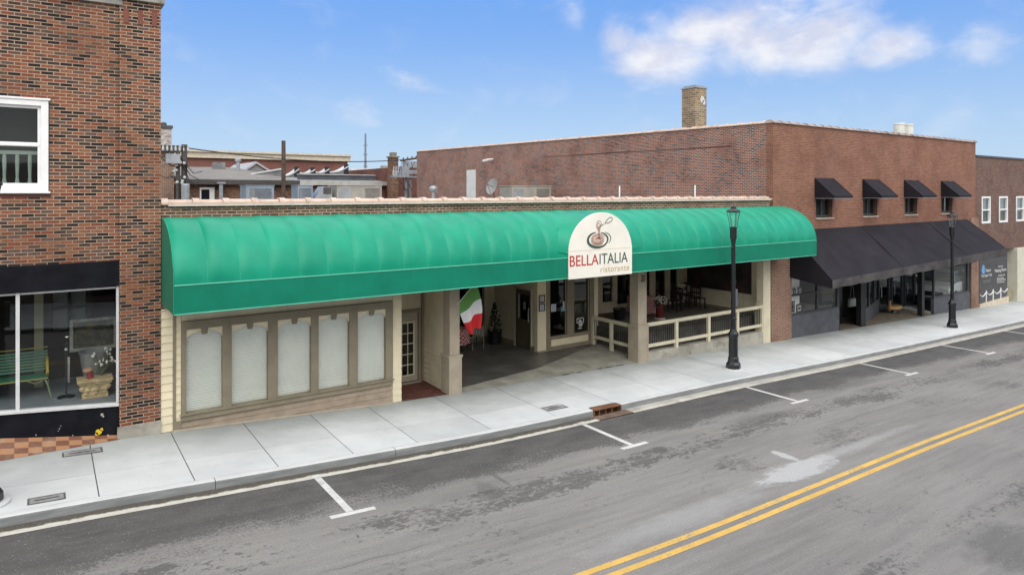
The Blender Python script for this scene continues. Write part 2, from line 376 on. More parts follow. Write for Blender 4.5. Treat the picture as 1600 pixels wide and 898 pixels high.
# ------------------------------------------------------------------ ground heights
XS = [-60, -20, 1.3, 2.06, 7.4, 9.1, 16.6, 23.5, 28, 36, 47, 130]
ZS = [4, 1.5, .42, .36, .06, -.01, -.16, -.40, -.52, -.72, -1.0, -3.0]
def lin(x):
    for i in range(len(XS) - 1):
        if x <= XS[i + 1]:
            t = (x - XS[i]) / (XS[i + 1] - XS[i]); return ZS[i] + t * (ZS[i + 1] - ZS[i])
    return ZS[-1]
def base(x): return sum(lin(x + d) for d in (-1, -.5, 0, .5, 1)) / 5
def gz(x, y): return base(x) - .02 * (16.05 - y)      # pavement
def rz(x): return base(x) - .2                        # carriageway
def strip(name, material, x0, x1, y0, y1, zf0, zf1, step=.5, kind=True):
    m = B(); n = max(1, int((x1 - x0) / step))
    A = []
    for i in range(n + 1):
        x = x0 + (x1 - x0) * i / n
        A.append((m.b.verts.new((x, y0, zf0(x))), m.b.verts.new((x, y1, zf1(x)))))
    for i in range(n): m.b.faces.new([A[i][0], A[i + 1][0], A[i + 1][1], A[i][1]])
    o = m.build(name, material)
    return struct(o) if kind else o

# ---- street materials
def asphalt():
    m, t, b = newmat('asphalt'); p = pos(t); x, y, z = t.sep(p)
    pl = t.comb(t.m('MULTIPLY', x, .45), y)
    big = t.noise(pl, .55, 6, .62); mid = t.noise(pl, 2.2, 6, .7); fine = t.noise(p, 38, 3, .75); sp = t.noise(p, 22, 3, .7)
    c = t.mix(t.ss(big, .35, .68), (.172, .165, .157), (.222, .214, .203))
    c = t.mix(t.m('MULTIPLY', t.ss(mid, .4, .75), .35), c, (.165, .162, .158))
    # newer dark strip along the gutter, ragged edge
    edge = t.m('ADD', y, t.m('ADD', t.m('MULTIPLY', t.m('SUBTRACT', t.noise(pl, 1.1, 7, .68), .5), 2.3), t.m('MULTIPLY', t.m('SUBTRACT', sp, .5), 1.5)))
    dm = t.ss(edge, 11.2, 11.6)
    lft = t.m('MULTIPLY', t.ss(x, 7.0, 0.0), .55)
    dm = t.m('MAXIMUM', dm, t.ss(t.m('ADD', edge, lft), 11.25, 11.8))
    c = t.mix(t.m('MULTIPLY', dm, .86), c, t.mix(t.ss(mid, .3, .7), (.040, .039, .039), (.078, .076, .074)))
    # blotchy drip line of parked cars
    lv = t.comb(t.m('MULTIPLY', x, .62), y)
    leo = t.m('ADD', t.m('MULTIPLY', t.noise(lv, 10.5, 4, .66, .6), .62), t.m('MULTIPLY', t.noise(lv, .75, 3, .6), .62))
    def band(cy, hw, th, k, c):
        off = t.m('SUBTRACT', 1.0, t.ss(t.m('ABSOLUTE', t.m('SUBTRACT', y, cy)), hw * .2, hw))
        f = t.ss(t.m('ADD', leo, t.m('MULTIPLY', off, .22)), th, th + .035)
        return t.mix(t.m('MULTIPLY', t.m('MULTIPLY', f, t.ss(off, 0.0, .25)), k), c, (.072, .070, .068))
    c = band(10.25, .85, .828, .8, c); c = band(5.1, .6, .83, .65, c); c = band(8.9, 1.2, .90, .5, c); c = band(6.0, 2.0, .93, .5, c)
    # wheel-polished streaks along the lanes
    stv = t.comb(t.m('MULTIPLY', x, .22), t.m('MULTIPLY', y, 3.2)); stn = t.noise(stv, 1.6, 6, .7)
    c = t.mix(t.m('MULTIPLY', t.ss(stn, .42, .68), t.m('SUBTRACT', .38, t.m('MULTIPLY', dm, .28))), c, (.265, .252, .236)); c = t.mix(t.m('MULTIPLY', t.ss(stn, .52, .32), .30), c, (.135, .131, .127))
    # pale spill near the centre line
    def ell(cx, cy, rx, ry):
        a = t.m('DIVIDE', t.m('SUBTRACT', x, cx), rx); e = t.m('DIVIDE', t.m('SUBTRACT', y, cy), ry)
        return t.m('SQRT', t.m('ADD', t.m('MULTIPLY', a, a), t.m('MULTIPLY', e, e)))
    wob = t.m('MULTIPLY', t.m('SUBTRACT', t.noise(t.comb(t.m('MULTIPLY', x, .7), t.m('MULTIPLY', y, 1.6)), 2.6, 6, .65), .5), 1.5)
    s1 = t.m('ADD', ell(12.85, 8.12, 1.5, .36), wob); s1 = t.m('MINIMUM', s1, t.m('ADD', ell(13.35, 8.72, .16, .38), t.m('MULTIPLY', wob, .8)))
    c = t.mix(t.m('MULTIPLY', t.m('SUBTRACT', 1.0, t.ss(s1, .62, 1.02)), .75), c, (.42, .42, .425))
    s2 = t.m('ADD', ell(14.6, 8.22, 4.2, .2), wob); c = t.mix(t.m('MULTIPLY', t.m('SUBTRACT', 1.0, t.ss(s2, .2, 1.15)), .42), c, (.37, .37, .37))
    s3 = t.m('ADD', ell(9.2, 7.95, 2.6, .35), wob); c = t.mix(t.m('MULTIPLY', t.m('SUBTRACT', 1.0, t.ss(s3, .3, 1.2)), .4), c, (.34, .34, .345))
    # oil marks and a dark patch
    for (cx, cy, rx, ry, k) in [(11.25, 10.45, .28, .18, .8), (11.6, 9.05, .2, .05, .75), (11.75, 8.9, .12, .05, .7), (13.0, 4.3, 1.1, .7, .6), (6.9, 10.55, .22, .55, .45), (7.35, 11.2, .06, .7, .6), (15.3, 10.6, 1.1, .22, .5), (21.0, 11.2, 1.6, .2, .4)]:
        e = t.m('ADD', ell(cx, cy, rx, ry), t.m('MULTIPLY', wob, .9))
        c = t.mix(t.m('MULTIPLY', t.m('SUBTRACT', 1.0, t.ss(e, .55, 1.25)), k), c, (.085, .084, .082))
    # long tar crack
    cr = t.m('ABSOLUTE', t.m('SUBTRACT', t.m('ADD', y, t.m('MULTIPLY', t.noise(t.comb(x, 0.0), .8, 4), .35)), 9.55))
    c = t.mix(t.m('MULTIPLY', t.m('SUBTRACT', 1.0, t.ss(cr, .004, .02)), t.m('MULTIPLY', t.ss(t.noise(t.comb(x, 3.0), .5, 3), .48, .6), .7)), c, (.09, .09, .09))
    c = t.mix(t.m('MULTIPLY', t.ss(fine, .42, .66), .40), c, t.mix(1.0, c, (.55, .55, .55, 1), 'MULTIPLY'))
    c = t.mix(t.m('MULTIPLY', t.ss(t.noise(p, 42, 1), .68, .76), .55), c, (.42, .42, .4))
    t.put(b.inputs['Base Color'], c); b.inputs['Roughness'].default_value = .85; b.inputs['Specular IOR Level'].default_value = .3
    bn = t.new('ShaderNodeBump'); bn.inputs['Strength'].default_value = .35; bn.inputs['Distance'].default_value = .01
    t.put(bn.inputs['Height'], fine); t.l.new(bn.outputs[0], b.inputs['Normal']); return m
M['asphalt'] = asphalt()
def paving(k=1.0):
    m, t, b = newmat('paving'); p = pos(t); x, y, z = t.sep(p)
    big = t.noise(p, .5, 5, .6); mid = t.noise(p, 2.3, 6, .7); fine = t.noise(p, 45, 3, .6)
    c = t.mix(t.ss(big, .3, .7), (.46, .475, .478), (.555, .57, .57))
    c = t.mix(t.m('MULTIPLY', t.ss(mid, .45, .75), .3), c, (.36, .375, .37))
    # grime where people walk off the wall side, ragged
    gr = t.ss(t.m('ADD', y, t.m('MULTIPLY', t.m('SUBTRACT', t.noise(p, 1.1, 6, .65), .5), 2.4)), 14.3, 16.3)
    c = t.mix(t.m('MULTIPLY', gr, .72), c, (.255, .275, .255))
    st = t.ss(t.noise(t.comb(t.m('MULTIPLY', x, .8), t.m('MULTIPLY', y, 1.2)), 1.1, 6, .7, .6), .62, .74)
    c = t.mix(t.m('MULTIPLY', st, .35), c, (.25, .25, .235))
    c = t.mix(t.m('MULTIPLY', t.ss(t.noise(p, 14, 2), .74, .78), .6), c, (.16, .155, .14))
    c = t.mix(t.m('MULTIPLY', t.ss(fine, .4, .8), .12), c, (.3, .3, .3))
    c = t.mix(1.0, c, (k, k, k * .995, 1), 'MULTIPLY')
    t.put(b.inputs['Base Color'], c); b.inputs['Roughness'].default_value = .8; b.inputs['Specular IOR Level'].default_value = .3
    bn = t.new('ShaderNodeBump'); bn.inputs['Strength'].default_value = .15; bn.inputs['Distance'].default_value = .01
    t.put(bn.inputs['Height'], fine); t.l.new(bn.outputs[0], b.inputs['Normal']); return m
M['paving'] = paving(); SLABM = [paving(.93), paving(1.05), paving(.985)]
def kerbmat():
    m, t, b = newmat('kerb_concrete'); g = t.new('ShaderNodeNewGeometry'); p = g.outputs['Position']; nx, ny, nz = t.sep(g.outputs['True Normal'])
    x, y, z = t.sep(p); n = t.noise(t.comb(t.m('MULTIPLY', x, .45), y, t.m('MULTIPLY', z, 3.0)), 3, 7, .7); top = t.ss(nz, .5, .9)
    face = t.mix(t.ss(n, .3, .75), (.15, .157, .16), (.245, .255, .255))      # upright face, darker than the top
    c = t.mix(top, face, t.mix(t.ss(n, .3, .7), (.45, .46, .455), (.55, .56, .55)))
    t.put(b.inputs['Base Color'], c); b.inputs['Roughness'].default_value = .85; return m
M['kerb'] = kerbmat()
def guttermat():
    m, t, b = newmat('gutter_concrete'); p = pos(t); x, y, z = t.sep(p)
    n = t.noise(p, 2.5, 6, .65)
    c = t.mix(t.ss(n, .3, .7), (.42, .40, .345), (.53, .51, .45))
    dd = t.ss(t.m('ADD', y, t.m('MULTIPLY', t.m('SUBTRACT', t.noise(p, 4, 6, .7), .5), .28)), 12.79, 12.86)
    dd = t.m('MULTIPLY', dd, t.m('ADD', t.m('MULTIPLY', t.ss(x, 13.5, 11.5), .75), .25))
    c = t.mix(t.m('MULTIPLY', dd, .95), c, t.mix(t.ss(t.noise(p, 30, 3), .4, .7), (.035, .03, .022), (.085, .073, .052)))   # leaf litter and silt
    d2 = t.m('MULTIPLY', t.ss(t.noise(p, 1.4, 6, .7), .48, .66), t.ss(x, 11.5, 13.5))
    c = t.mix(t.m('MULTIPLY', d2, .6), c, (.24, .24, .235))
    t.put(b.inputs['Base Color'], c); b.inputs['Roughness'].default_value = .85; return m
M['gutter'] = guttermat()

# ------------------------------------------------------------------ street
strip('ground', mat('soil', (.13, .12, .1), .95), -60, 400, -300, 400, lambda x: base(min(x, 130)) - .75, lambda x: base(min(x, 130)) - .75, 4)
strip('road', 'asphalt', -14, 130, 1.75, 12.66, rz, rz)
XDR0, XDR1 = 11.62, 12.58
strip('gutter', 'gutter', -14, XDR0 - .12, 12.665, 13.06, lambda x: rz(x) + .004, lambda x: rz(x) - .008)
strip('gutter', 'gutter', XDR1 + .12, 130, 12.665, 13.06, lambda x: rz(x) + .004, lambda x: rz(x) - .008)
def kerb(x0, x1):
    m = B(); n = max(1, int((x1 - x0) / .5)); rings = []
    for i in range(n + 1):
        x = x0 + (x1 - x0) * i / n; zt = gz(x, 13.05); zb = rz(x) - .1
        pr = [(13.2, zb), (13.035, zb), (13.05, zt - .035), (13.058, zt - .012), (13.08, zt), (13.2, zt + .003)]
        rings.append([m.b.verts.new((x, *q)) for q in pr])
    for i in range(n):
        for k in range(6): m.b.faces.new([rings[i][k], rings[i][(k + 1) % 6], rings[i + 1][(k + 1) % 6], rings[i + 1][k]])
    m.b.faces.new(rings[0]); m.b.faces.new(rings[-1][::-1])
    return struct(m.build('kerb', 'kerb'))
ks = [-14, -5, 2.57, 6.1, XDR0]
for a, b in zip(ks[:-1], ks[1:]): kerb(a, b - .012)
ks = [XDR1, 20, 30, 45, 70, 130]
for a, b in zip(ks[:-1], ks[1:]): kerb(a, b - .012)
strip('pavement_bed', 'slab_bed', -14, 130, 13.1, 16.3, lambda x: gz(x, 13.1) - .012, lambda x: gz(x, 16.3) - .012)
joints = [-14] + [-.72 - 1.49 * k for k in range(8, -1, -1)] + [.78, 2.25, 3.72, 5.23, 6.69, 8.58, 10.5, 12.5]
while joints[-1] < 120: joints.append(joints[-1] + 1.97)
m = B(); slabk = 0
for a, b in zip(joints[:-1], joints[1:]):
    for (y0, y1) in ((13.207, 14.270), (14.281, 16.2)):
        n = 3; slabk = random.randrange(4); nf0 = len(m.b.faces)
        for i in range(n):
            xa = a + .009 + (b - a - .018) * i / n; xb = a + .009 + (b - a - .018) * (i + 1) / n
            v = [(xa, y0, gz(xa, y0)), (xb, y0, gz(xb, y0)), (xb, y1, gz(xb, y1)), (xa, y1, gz(xa, y1))]
            m.poly(v)
        for xx in (a + .009, b - .009): m.poly([(xx, y0, gz(xx, y0)), (xx, y1, gz(xx, y1)), (xx, y1, gz(xx, y1) - .05), (xx, y0, gz(xx, y0) - .05)])
        for yy in (y0, y1): m.poly([(a + .007, yy, gz(a, yy)), (b - .007, yy, gz(b, yy)), (b - .007, yy, gz(b, yy) - .05), (a + .007, yy, gz(a, yy) - .05)])
        m.b.faces.ensure_lookup_table()
        for f_ in m.b.faces[nf0:]: f_.material_index = slabk
o = struct(m.build('pavement', 'paving'))
for k_ in SLABM: o.data.materials.append(k_)
# parking marks and centre line
for x in (4.3, 10.95, 17.4, 23.9, 30.25, 36.6, -2.1):
    m = B(); e = .005
    def q(x0, x1, y0, y1, sk=0.0):
        m.poly([(x0 + sk, y0, rz(x0) + e), (x1 + sk, y0, rz(x1) + e), (x1, y1, rz(x1) + e), (x0, y1, rz(x0) + e)])
    q(x - .37, x + .43, 10.89, 11.01); q(x - .065, x + .065, 11.02, 12.66)
    m.poly([(x - .075, 12.66, rz(x) + .010), (x + .075, 12.66, rz(x) + .010), (x + .075, 12.82, rz(x) + .007), (x - .075, 12.82, rz(x) + .007)])
    struct(m.build('parking_mark', 'paint_white'))
for y in (7.48, 7.24): strip('centre_line', 'paint_yellow', -14, 130, y - .06, y + .06, lambda x: rz(x) + .005, lambda x: rz(x) + .005)
# far side of the street (behind the viewpoint)
strip('pavement', 'paving', -14, 130, -5.0, 1.75, lambda x: base(x) - .05, lambda x: base(x) - .05, 1)

# ------------------------------------------------------------------ left brick building
FY = 16.05
bl = thing('brick_building', 'tall two-storey building of mixed dark and red brick with a black storefront', 'building', (-3, 16.05, .5))
m = B(); m.wall('x', -9, 1.32, 0, 9.3, FY, FY + .3, [(-3.6, 1.3, -1, 4.05), (-1.15, .11, 5.47, 7.26)])
m.wall('x', -9, 1.3, -1, 0, FY + .01, FY + .3)
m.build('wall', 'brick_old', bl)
m = B(); m.box(1.3, 2.06, 15.99, FY + .3, 0, 9.43); m.box(1.76, 2.055, FY + .3, 42, -1, 9.3); m.build('pilaster', 'brick_old', bl)
sc_ = mat('brick_red', (.17, .06, .04), .85)
for xx in (1.42, 1.68, 1.94): m = B(); m.box(xx - .045, xx + .045, 15.975, 15.99, 8.95, 9.25); m.build('soldier_course', sc_, bl)
m = B(); m.box(-9, 1.36, FY - .07, FY + .36, 9.3, 9.44); m.build('coping', 'coping_stone', bl, bev=.012)
m = B(); m.box(1.27, 2.13, 15.91, FY + .4, 9.43, 9.55); m.build('coping', 'coping_stone', bl, bev=.012)
m = B(); m.box(1.26, 2.062, 15.95, 16.02, 0, .645); m.build('plinth', 'concrete', bl, bev=.01)
# upper window
m = B(); m.wall('x', -1.14, .10, 5.48, 7.25, FY - .025, FY + .1, [(-1.02, -.02, 5.58, 7.14)]); m.box(-1.17, .13, FY - .05, FY + .02, 7.25, 7.29); m.box(-1.17, .13, FY - .07, FY + .05, 5.44, 5.48)
fw = m.build('window_frame', 'white_paint', bl, bev=.006)
m = B(); m.box(-1.0, -.04, FY + .04, FY + .09, 6.36, 6.41)
m.wall('x', -1.02, -.02, 5.58, 7.14, FY + .05, FY + .1, [(-.96, -.075, 5.64, 6.35), (-.96, -.075, 6.43, 7.09)]); m.build('sash', 'white_paint', fw)
m = B(); m.poly([(-1, FY + .075, 5.6), (0, FY + .075, 5.6), (0, FY + .075, 7.12), (-1, FY + .075, 7.12)]); m.build('pane', glass('glass_upper', (.8, .84, .84), .45), fw)
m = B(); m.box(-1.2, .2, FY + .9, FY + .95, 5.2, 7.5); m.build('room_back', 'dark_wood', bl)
m = B(); m.box(-1.1, .1, FY + .20, FY + .27, 6.2, 6.27)
for k in range(6):
    xx = -1.0 + k * .2; m.lathe(xx, FY + .235, [(.03, 5.5), (.045, 5.6), (.025, 5.75), (.035, 6.05), (.03, 6.2)], 8)
m.build('baluster_screen', mat('pale_green', (.30, .36, .30), .6), bl)
m = B(); m.box(-1.16, .14, FY - .012, FY + .02, 5.37, 5.44)
m.build('sill', mat('sill_brick', (.10, .045, .035), .9), bl)
# storefront
m = B(); m.extr([(-3.6, 3.53), (1.3, 3.55), (1.3, 4.07), (-3.6, 4.0)], 'y', FY - .06, FY + .2); m.build('fascia', 'black_panel', bl, bev=.006)
def sl(x): return 1.31 - .092 * (x + .66)
m = B(); m.extr([(-3.6, 1.2), (1.3, .2), (1.3, sl(1.3) - .06), (-3.6, sl(-3.6) - .06)], 'y', FY + .02, FY + .12); m.build('kick_panel', 'black_panel', bl)
m = B()
m.extr([(-3.6, sl(-3.6) - .06), (1.3, sl(1.3) - .06), (1.3, sl(1.3)), (-3.6, sl(-3.6))], 'y', FY - .03, FY + .12)
m.box(1.25, 1.3, FY, FY + .1, 1.14, 3.54); m.box(-.42, -.355, FY, FY + .1, 1.26, 3.54); m.box(-2.4, -2.31, FY, FY + .1, 1.45, 3.54); m.box(-3.6, 1.24, FY + .02, FY + .1, 3.49, 3.53)
m.build('storefront_frame', 'alu', bl, bev=.006)
for (x0, x1) in ((-.34, 1.24), (-2.31, -.43)):
    m = B(); m.poly([(x0, FY + .06, sl(x0)), (x1, FY + .06, sl(x1)), (x1, FY + .06, 3.5), (x0, FY + .06, 3.5)]); m.build('shop_window', 'glass', bl)
# paint chips on the kick panel
m = B()
def blobf(m, cx, cz, r, y, n=11, sq=1.0):
    m.extr([(cx + r * (.75 + .5 * random.random()) * math.cos(k * 6.283 / n), cz + sq * r * (.75 + .5 * random.random()) * math.sin(k * 6.283 / n)) for k in range(n)], 'y', y, y - .003)
blobf(m, .94, .60, .055, FY + .02); blobf(m, .905, .565, .03, FY + .02); blobf(m, .99, .64, .03, FY + .02)
m.build('yellow_chip', mat('chip_yellow', (.62, .45, .03), .7), bl)
cg_ = mat('chip_grey', (.33, .31, .27), .8)
for (px, pz, pr) in [(1.0, .94, .03), (1.02, .9, .018), (.28, .8, .012), (.3, .85, .01), (.26, .76, .01), (-.1, .75, .012), (.5, .62, .012), (.42, .55, .01), (.15, .6, .01), (.62, .5, .02), (1.1, .5, .02), (.75, .49, .025)]: m = B(); blobf(m, px, pz, pr, FY + .02); m.build('paint_chip', cg_, bl)
# room behind the glass
m = B(); m.box(-4, 1.75, 16.4, 20.4, .95, 1.08); m.build('display_floor', mat('display_floor', (.20, .22, .235), .7), bl)
m = B(); m.box(-4, 1.75, 20.4, 20.5, 1.0, 4.2); m.box(-4.1, -4, 16.4, 20.4, 1.0, 4.2); m.box(-4, 1.75, 16.36, 20.4, 4.1, 4.2); m.build('interior_wall', 'dark_room', bl)
m = B(); m.box(-.15, .02, 18.6, 18.75, 1.08, 4.1); m.build('interior_post', mat('olive_post', (.30, .30, .2), .7), bl)
m = B(); m.wall('x', .05, 1.0, 1.08, 3.6, 19.2, 19.3, [(.2, .5, 2.2, 2.7), (.56, .86, 2.2, 2.7), (.2, .5, 2.76, 3.3), (.56, .86, 2.76, 3.3)]); m.build('interior_door', 'dark_wood', bl)
m = B(); m.box(.15, .9, 19.34, 19.36, 2.1, 3.4); m.build('interior_pane', mat('grey_pane', (.30, .32, .33), .3), bl)
# tile apron
def tilemat():
    m, t, b = newmat('checker_tile'); p = pos(t); x, y, z = t.sep(p)
    ch = t.new('ShaderNodeTexChecker'); ch.inputs['Scale'].default_value = 1
    t.put(ch.inputs['Vector'], t.comb(t.m('MULTIPLY', x, 4.6), t.m('ADD', t.m('MULTIPLY', y, 8.5), .15), .5)); ch.inputs[1].default_value = (.33, .165, .08, 1); ch.inputs[2].default_value = (.15, .062, .035, 1)
    c = t.mix(t.m('MULTIPLY', t.ss(t.noise(p, 3, 6, .7), .45, .75), .5), ch.outputs[0], (.36, .27, .19))
    t.put(b.inputs['Base Color'], c); b.inputs['Roughness'].default_value = .6; return m
m = B(); N_ = 10
for i in range(N_):
    xa = -3.6 + 4.9 * i / N_; xb = -3.6 + 4.9 * (i + 1) / N_
    f0 = lambda x: 15.62 + max(0, (x + .66)) * .16
    bz = lambda x: .47 + (1.31 - x) * .17
    m.poly([(xa, f0(xa), gz(xa, f0(xa)) + .004), (xb, f0(xb), gz(xb, f0(xb)) + .004), (xb, FY + .03, max(bz(xb), gz(xb, FY) + .01)), (xa, FY + .03, max(bz(xa), gz(xa, FY) + .01))])
o = m.build('tile_apron', tilemat()); struct(o)

# ---- contents of the left shop window
bx = thing('bench', 'green slatted bench with yellow scrolled iron arms in the left shop window', 'bench', (-.7, 17.75, 1.08))
m = B()
for k in range(7): m.rbox((-.72, 18.02 + .035 * k, 1.60 + k * .058), (1.64, .02, .046), 0, rad(-20))
m.build('backrest', mat('bench_green', (.03, .14, .075), .45), bx)
m = B()
for k in range(6): m.box(-1.54, .10, 17.55 + k * .078, 17.61 + k * .078, 1.50, 1.525)
m.build('seat', mat('bench_green2', (.045, .17, .10), .45), bx)
yel = mat('bench_yellow', (.50, .38, .05), .45)
leggr = mat('bench_leg', (.20, .25, .15), .5)
for xx in (-1.48, .04):
    m = B(); m.tube([(xx, 17.56, 1.5), (xx + .05, 17.5, 1.38), (xx + .12, 17.47, 1.08)], .018, 6); m.build('leg', leggr, bx); m = B(); m.tube([(xx, 17.98, 1.5), (xx + .06, 18.05, 1.35), (xx + .1, 18.12, 1.08)], .018, 6); m.build('leg', leggr, bx); m = B(); m.tube([(xx, 17.56, 1.48), (xx - .14, 17.54, 1.40), (xx - .30, 17.53, 1.48)], .012, 5); m.build('brace', leggr, bx)
    m = B(); arm = [(xx + .04, 18.16, 1.84), (xx + .05, 17.95, 1.86), (xx + .05, 17.72, 1.82), (xx + .05, 17.55, 1.72), (xx + .05, 17.52, 1.62), (xx + .05, 17.58, 1.57), (xx + .05, 17.65, 1.61), (xx + .05, 17.64, 1.68)]
    m.tube(arm, .028, 6); m.tube([(xx + .05, 17.98, 1.52), (xx + .05, 17.9, 1.66), (xx + .05, 17.78, 1.74)], .02, 6); m.build('arm', yel, bx)
for (y_, z_) in ((18.26, 2.03), (17.52, 1.5)):
    m = B(); m.tube([(-1.54, y_, z_), (.1, y_, z_)], .014, 6); m.build('rail', mat('bench_rail', (.34, .30, .06), .5), bx)
cp = B()
cx, cy, cz = .93, 17.1, 1.08
for (hw, hd, z0, z1) in [(.24, .17, 0, .1), (.21, .15, .1, .24), (.26, .18, .24, .30), (.30, .21, .30, .345), (.33, .23, .345, .40)]: cp.box(cx - hw, cx + hw, cy - hd, cy + hd, cz + z0, cz + z1)
for xx in (-.17, 0, .17):
    cp.ball((cx + xx, cy - .16, cz + .18), .075, 2, (1.15, .35, .8)); cp.ball((cx + xx, cy - .17, cz + .10), .05, 2, (1.3, .3, .6))
for s_ in (-1, 1): cp.ball((cx + s_ * .24, cy - .16, cz + .22), .06, 2)
o = cp.build('stone_pedestal', mat('sandstone', (.50, .38, .21), .8, .3, 6, .3), None, smooth=False, bev=.012, base=(cx, cy, cz)); tag(o, 'carved tan stone pedestal at the right end of the left shop window', 'pedestal')
v = thing('vase', 'small red flower pot on the carved stone pedestal', 'pot', (.84, 17.05, 1.48))
m = B(); m.lathe(.84, 17.05, [(.05, 1.48), (.055, 1.5), (.062, 1.6), (.07, 1.62), (.05, 1.625)], 14); m.build('body', mat('pot_red', (.26, .03, .03), .4), v, smooth=True)
m = B(); m.lathe(.80, 17.05, [(.075, 1.626), (.10, 1.66), (.09, 1.70), (.04, 1.72)], 12); m.build('filling', mat('pot_peach', (.45, .24, .15), .6), v, smooth=True)
tb = B(); tb.lathe(.97, 17.65, [(.22, 1.45), (.25, 1.5), (.31, 1.92), (.33, 1.95), (.3, 1.95), (.24, 1.55)], 20); tb.box(.75, 1.2, 17.45, 17.85, 1.08, 1.44)
o = tb.build('wash_tub', mat('zinc', (.28, .29, .29), .5, .2, 4, metal=.2), None, smooth=True, base=(.97, 17.65, 1.08)); tag(o, 'grey metal tub behind the white flowers in the left shop window', 'tub')
fl = thing('flower_bunch', 'bunch of white blossoms on thin stems beside the red pot', 'flowers', (1.08, 17.2, 1.48))
m = B(); tips = []
for k in range(16):
    a = random.uniform(-1, 1); e = random.uniform(.25, .62); tp = (1.08 + a * .26, 17.2 + random.uniform(-.1, .12), 1.48 + e); tips.append(tp)
    m.tube([(1.05, 17.2, 1.48), (1.06 + a * .1, 17.2, 1.48 + e * .55), tp], .006, 4)
m.build('stem', mat('stem', (.10, .12, .05), .7), fl)
m = B()
for tp in tips:
    for j in range(3): m.ball((tp[0] + random.uniform(-.03, .03), tp[1] - .02, tp[2] + random.uniform(-.03, .03)), random.uniform(.014, .03), 1)
m.build('blossom', mat('blossom', (.72, .73, .68), .7), fl)
pc = thing('framed_painting', 'large framed dark painting leaning behind the flowers in the left shop window', 'painting', (.95, 18.0, 1.9))
m = B(); m.wall('x', .50, 1.42, 1.9, 2.62, 17.98, 18.04, [(.57, 1.35, 1.97, 2.55)]); m.build('frame', mat('frame_grey', (.30, .30, .26), .6, .3, 8), pc, bev=.008)
m = B(); m.poly([(.56, 18.01, 1.96), (1.36, 18.01, 1.96), (1.36, 18.01, 2.56), (.56, 18.01, 2.56)]); m.build('canvas', mat('canvas_art', (.06, .06, .04), .6, .6, 7, dirt=(.2, .15, .05), dirtamt=.6), pc)
ms_ = thing('display_stand', 'slim black stand with a round base between bench and pedestal in the left shop window', 'stand', (.42, 17.35, 1.08))
m = B(); m.lathe(.42, 17.35, [(.17, 1.08), (.16, 1.1), (.03, 1.13), (.018, 1.16), (.018, 2.2), (.04, 2.21), (.04, 2.26), (.01, 2.28)], 14); m.ball((.42, 17.33, 1.38), .028, 1); m.build('pole', 'black_metal', ms_, smooth=True)
m = B(); m.ball((.42, 17.28, 2.12), .045, 1); m.ball((.44, 17.28, 2.38), .04, 1, (1.4, 1, .6)); m.box(.45, .49, 17.5, 17.54, 1.35, 1.9); m.build('fitting', mat('chrome', (.55, .55, .55), .25, metal=.7), ms_)

# ------------------------------------------------------------------ restaurant
rb = thing('restaurant_building', 'low one-storey brick and cream-sided restaurant with a long recessed entrance', 'building', (12, 16.05, 0))
m = B(); m.box(2.062, 23.5, FY, FY + .3, 2.98, 5.2); m.build('parapet', 'brick_low', rb)
m = B(); m.box(2.2, 23.45, FY - .10, FY - .001, 5.165, 5.199); m.build('flashing', mat('flash', (.55, .50, .45), .5), rb)
def tiles(m, x0, x1, y, z, step, r=.085, axis='x'):
    L = x0
    def P(u, a, rr): return (u, y + rr * 1.9 * math.cos(a), z + rr * math.sin(a)) if axis == 'x' else (y + rr * 1.9 * math.cos(a), u, z + rr * math.sin(a))
    while L < x1 - .01:
        E_ = min(L + step, x1); jr = random.uniform(-.006, .006)
        secs = [(L, r + .028), (L + .14, r + .026), (L + .15, r + jr), (E_ - .002, r + jr - .004)]
        rings = []
        for (u, rr) in secs: rings.append([m.b.verts.new(P(u, math.pi * k / 8, rr)) for k in range(9)])
        for i in range(3):
            for k in range(8): m.b.faces.new([rings[i][k], rings[i][k + 1], rings[i + 1][k + 1], rings[i + 1][k]])
        m.b.faces.new(rings[0]); m.b.faces.new(rings[-1][::-1]); L = E_
m = B(); m.box(2.07, 23.55, FY - .09, FY + .36, 5.2, 5.24); tiles(m, 2.07, 23.5, FY + .13, 5.242, .62, .07); m.build('coping', 'coping_tile', rb)
m = B()
m.box(2.07, 23.5, FY + .3, 46, 4.7, 4.9); m.build('roof', 'gravelroof', rb)
# front wall, left bay
m = B(); m.wall('x', 2.065, 7.64, -.6, 2.98, 16.035, 16.2, [(a, b, .66, 2.52) for a, b in [(2.5, 3.33), (3.43, 4.31), (4.44, 5.31), (5.4, 6.26), (6.39, 7.23)]]); m.box(2.065, 7.64, 16.21, 16.3, -.6, 2.98); m.build('wall_core', 'cream2', rb)
for (a, b, c) in ((2.065, 2.29, .2), (2.35, 2.45, .45), (7.40, 7.64, -.1)): m = B(); m.siding(a, b, 16.02, c, 2.98); m.build('siding', 'cream', rb)
m = B(); m.box(2.29, 2.35, 15.985, 16.04, .15, 2.98); m.box(2.35, 2.46, 15.985, 16.04, .1, .56); m.build('trim', 'taupe', rb, bev=.005)
m = B(); m.box(2.46, 7.38, 16.0, 16.04, 2.69, 2.98); m.build('frieze', 'cream2', rb)
m = B(); m.siding(2.46, 7.37, 16.015, -.05, .535, .15, lip=.018); m.build('base_siding', 'base_pink', rb)
m = B(); m.extr([(2.3, gz(2.3, 15.97)), (7.4, gz(7.4, 15.97)), (7.4, gz(7.4, 15.97) + .035), (2.3, gz(2.3, 15.97) + .035)], 'y', 15.96, 16.0); m.build('base_strip', mat('strip', (.42, .36, .29), .8), rb)
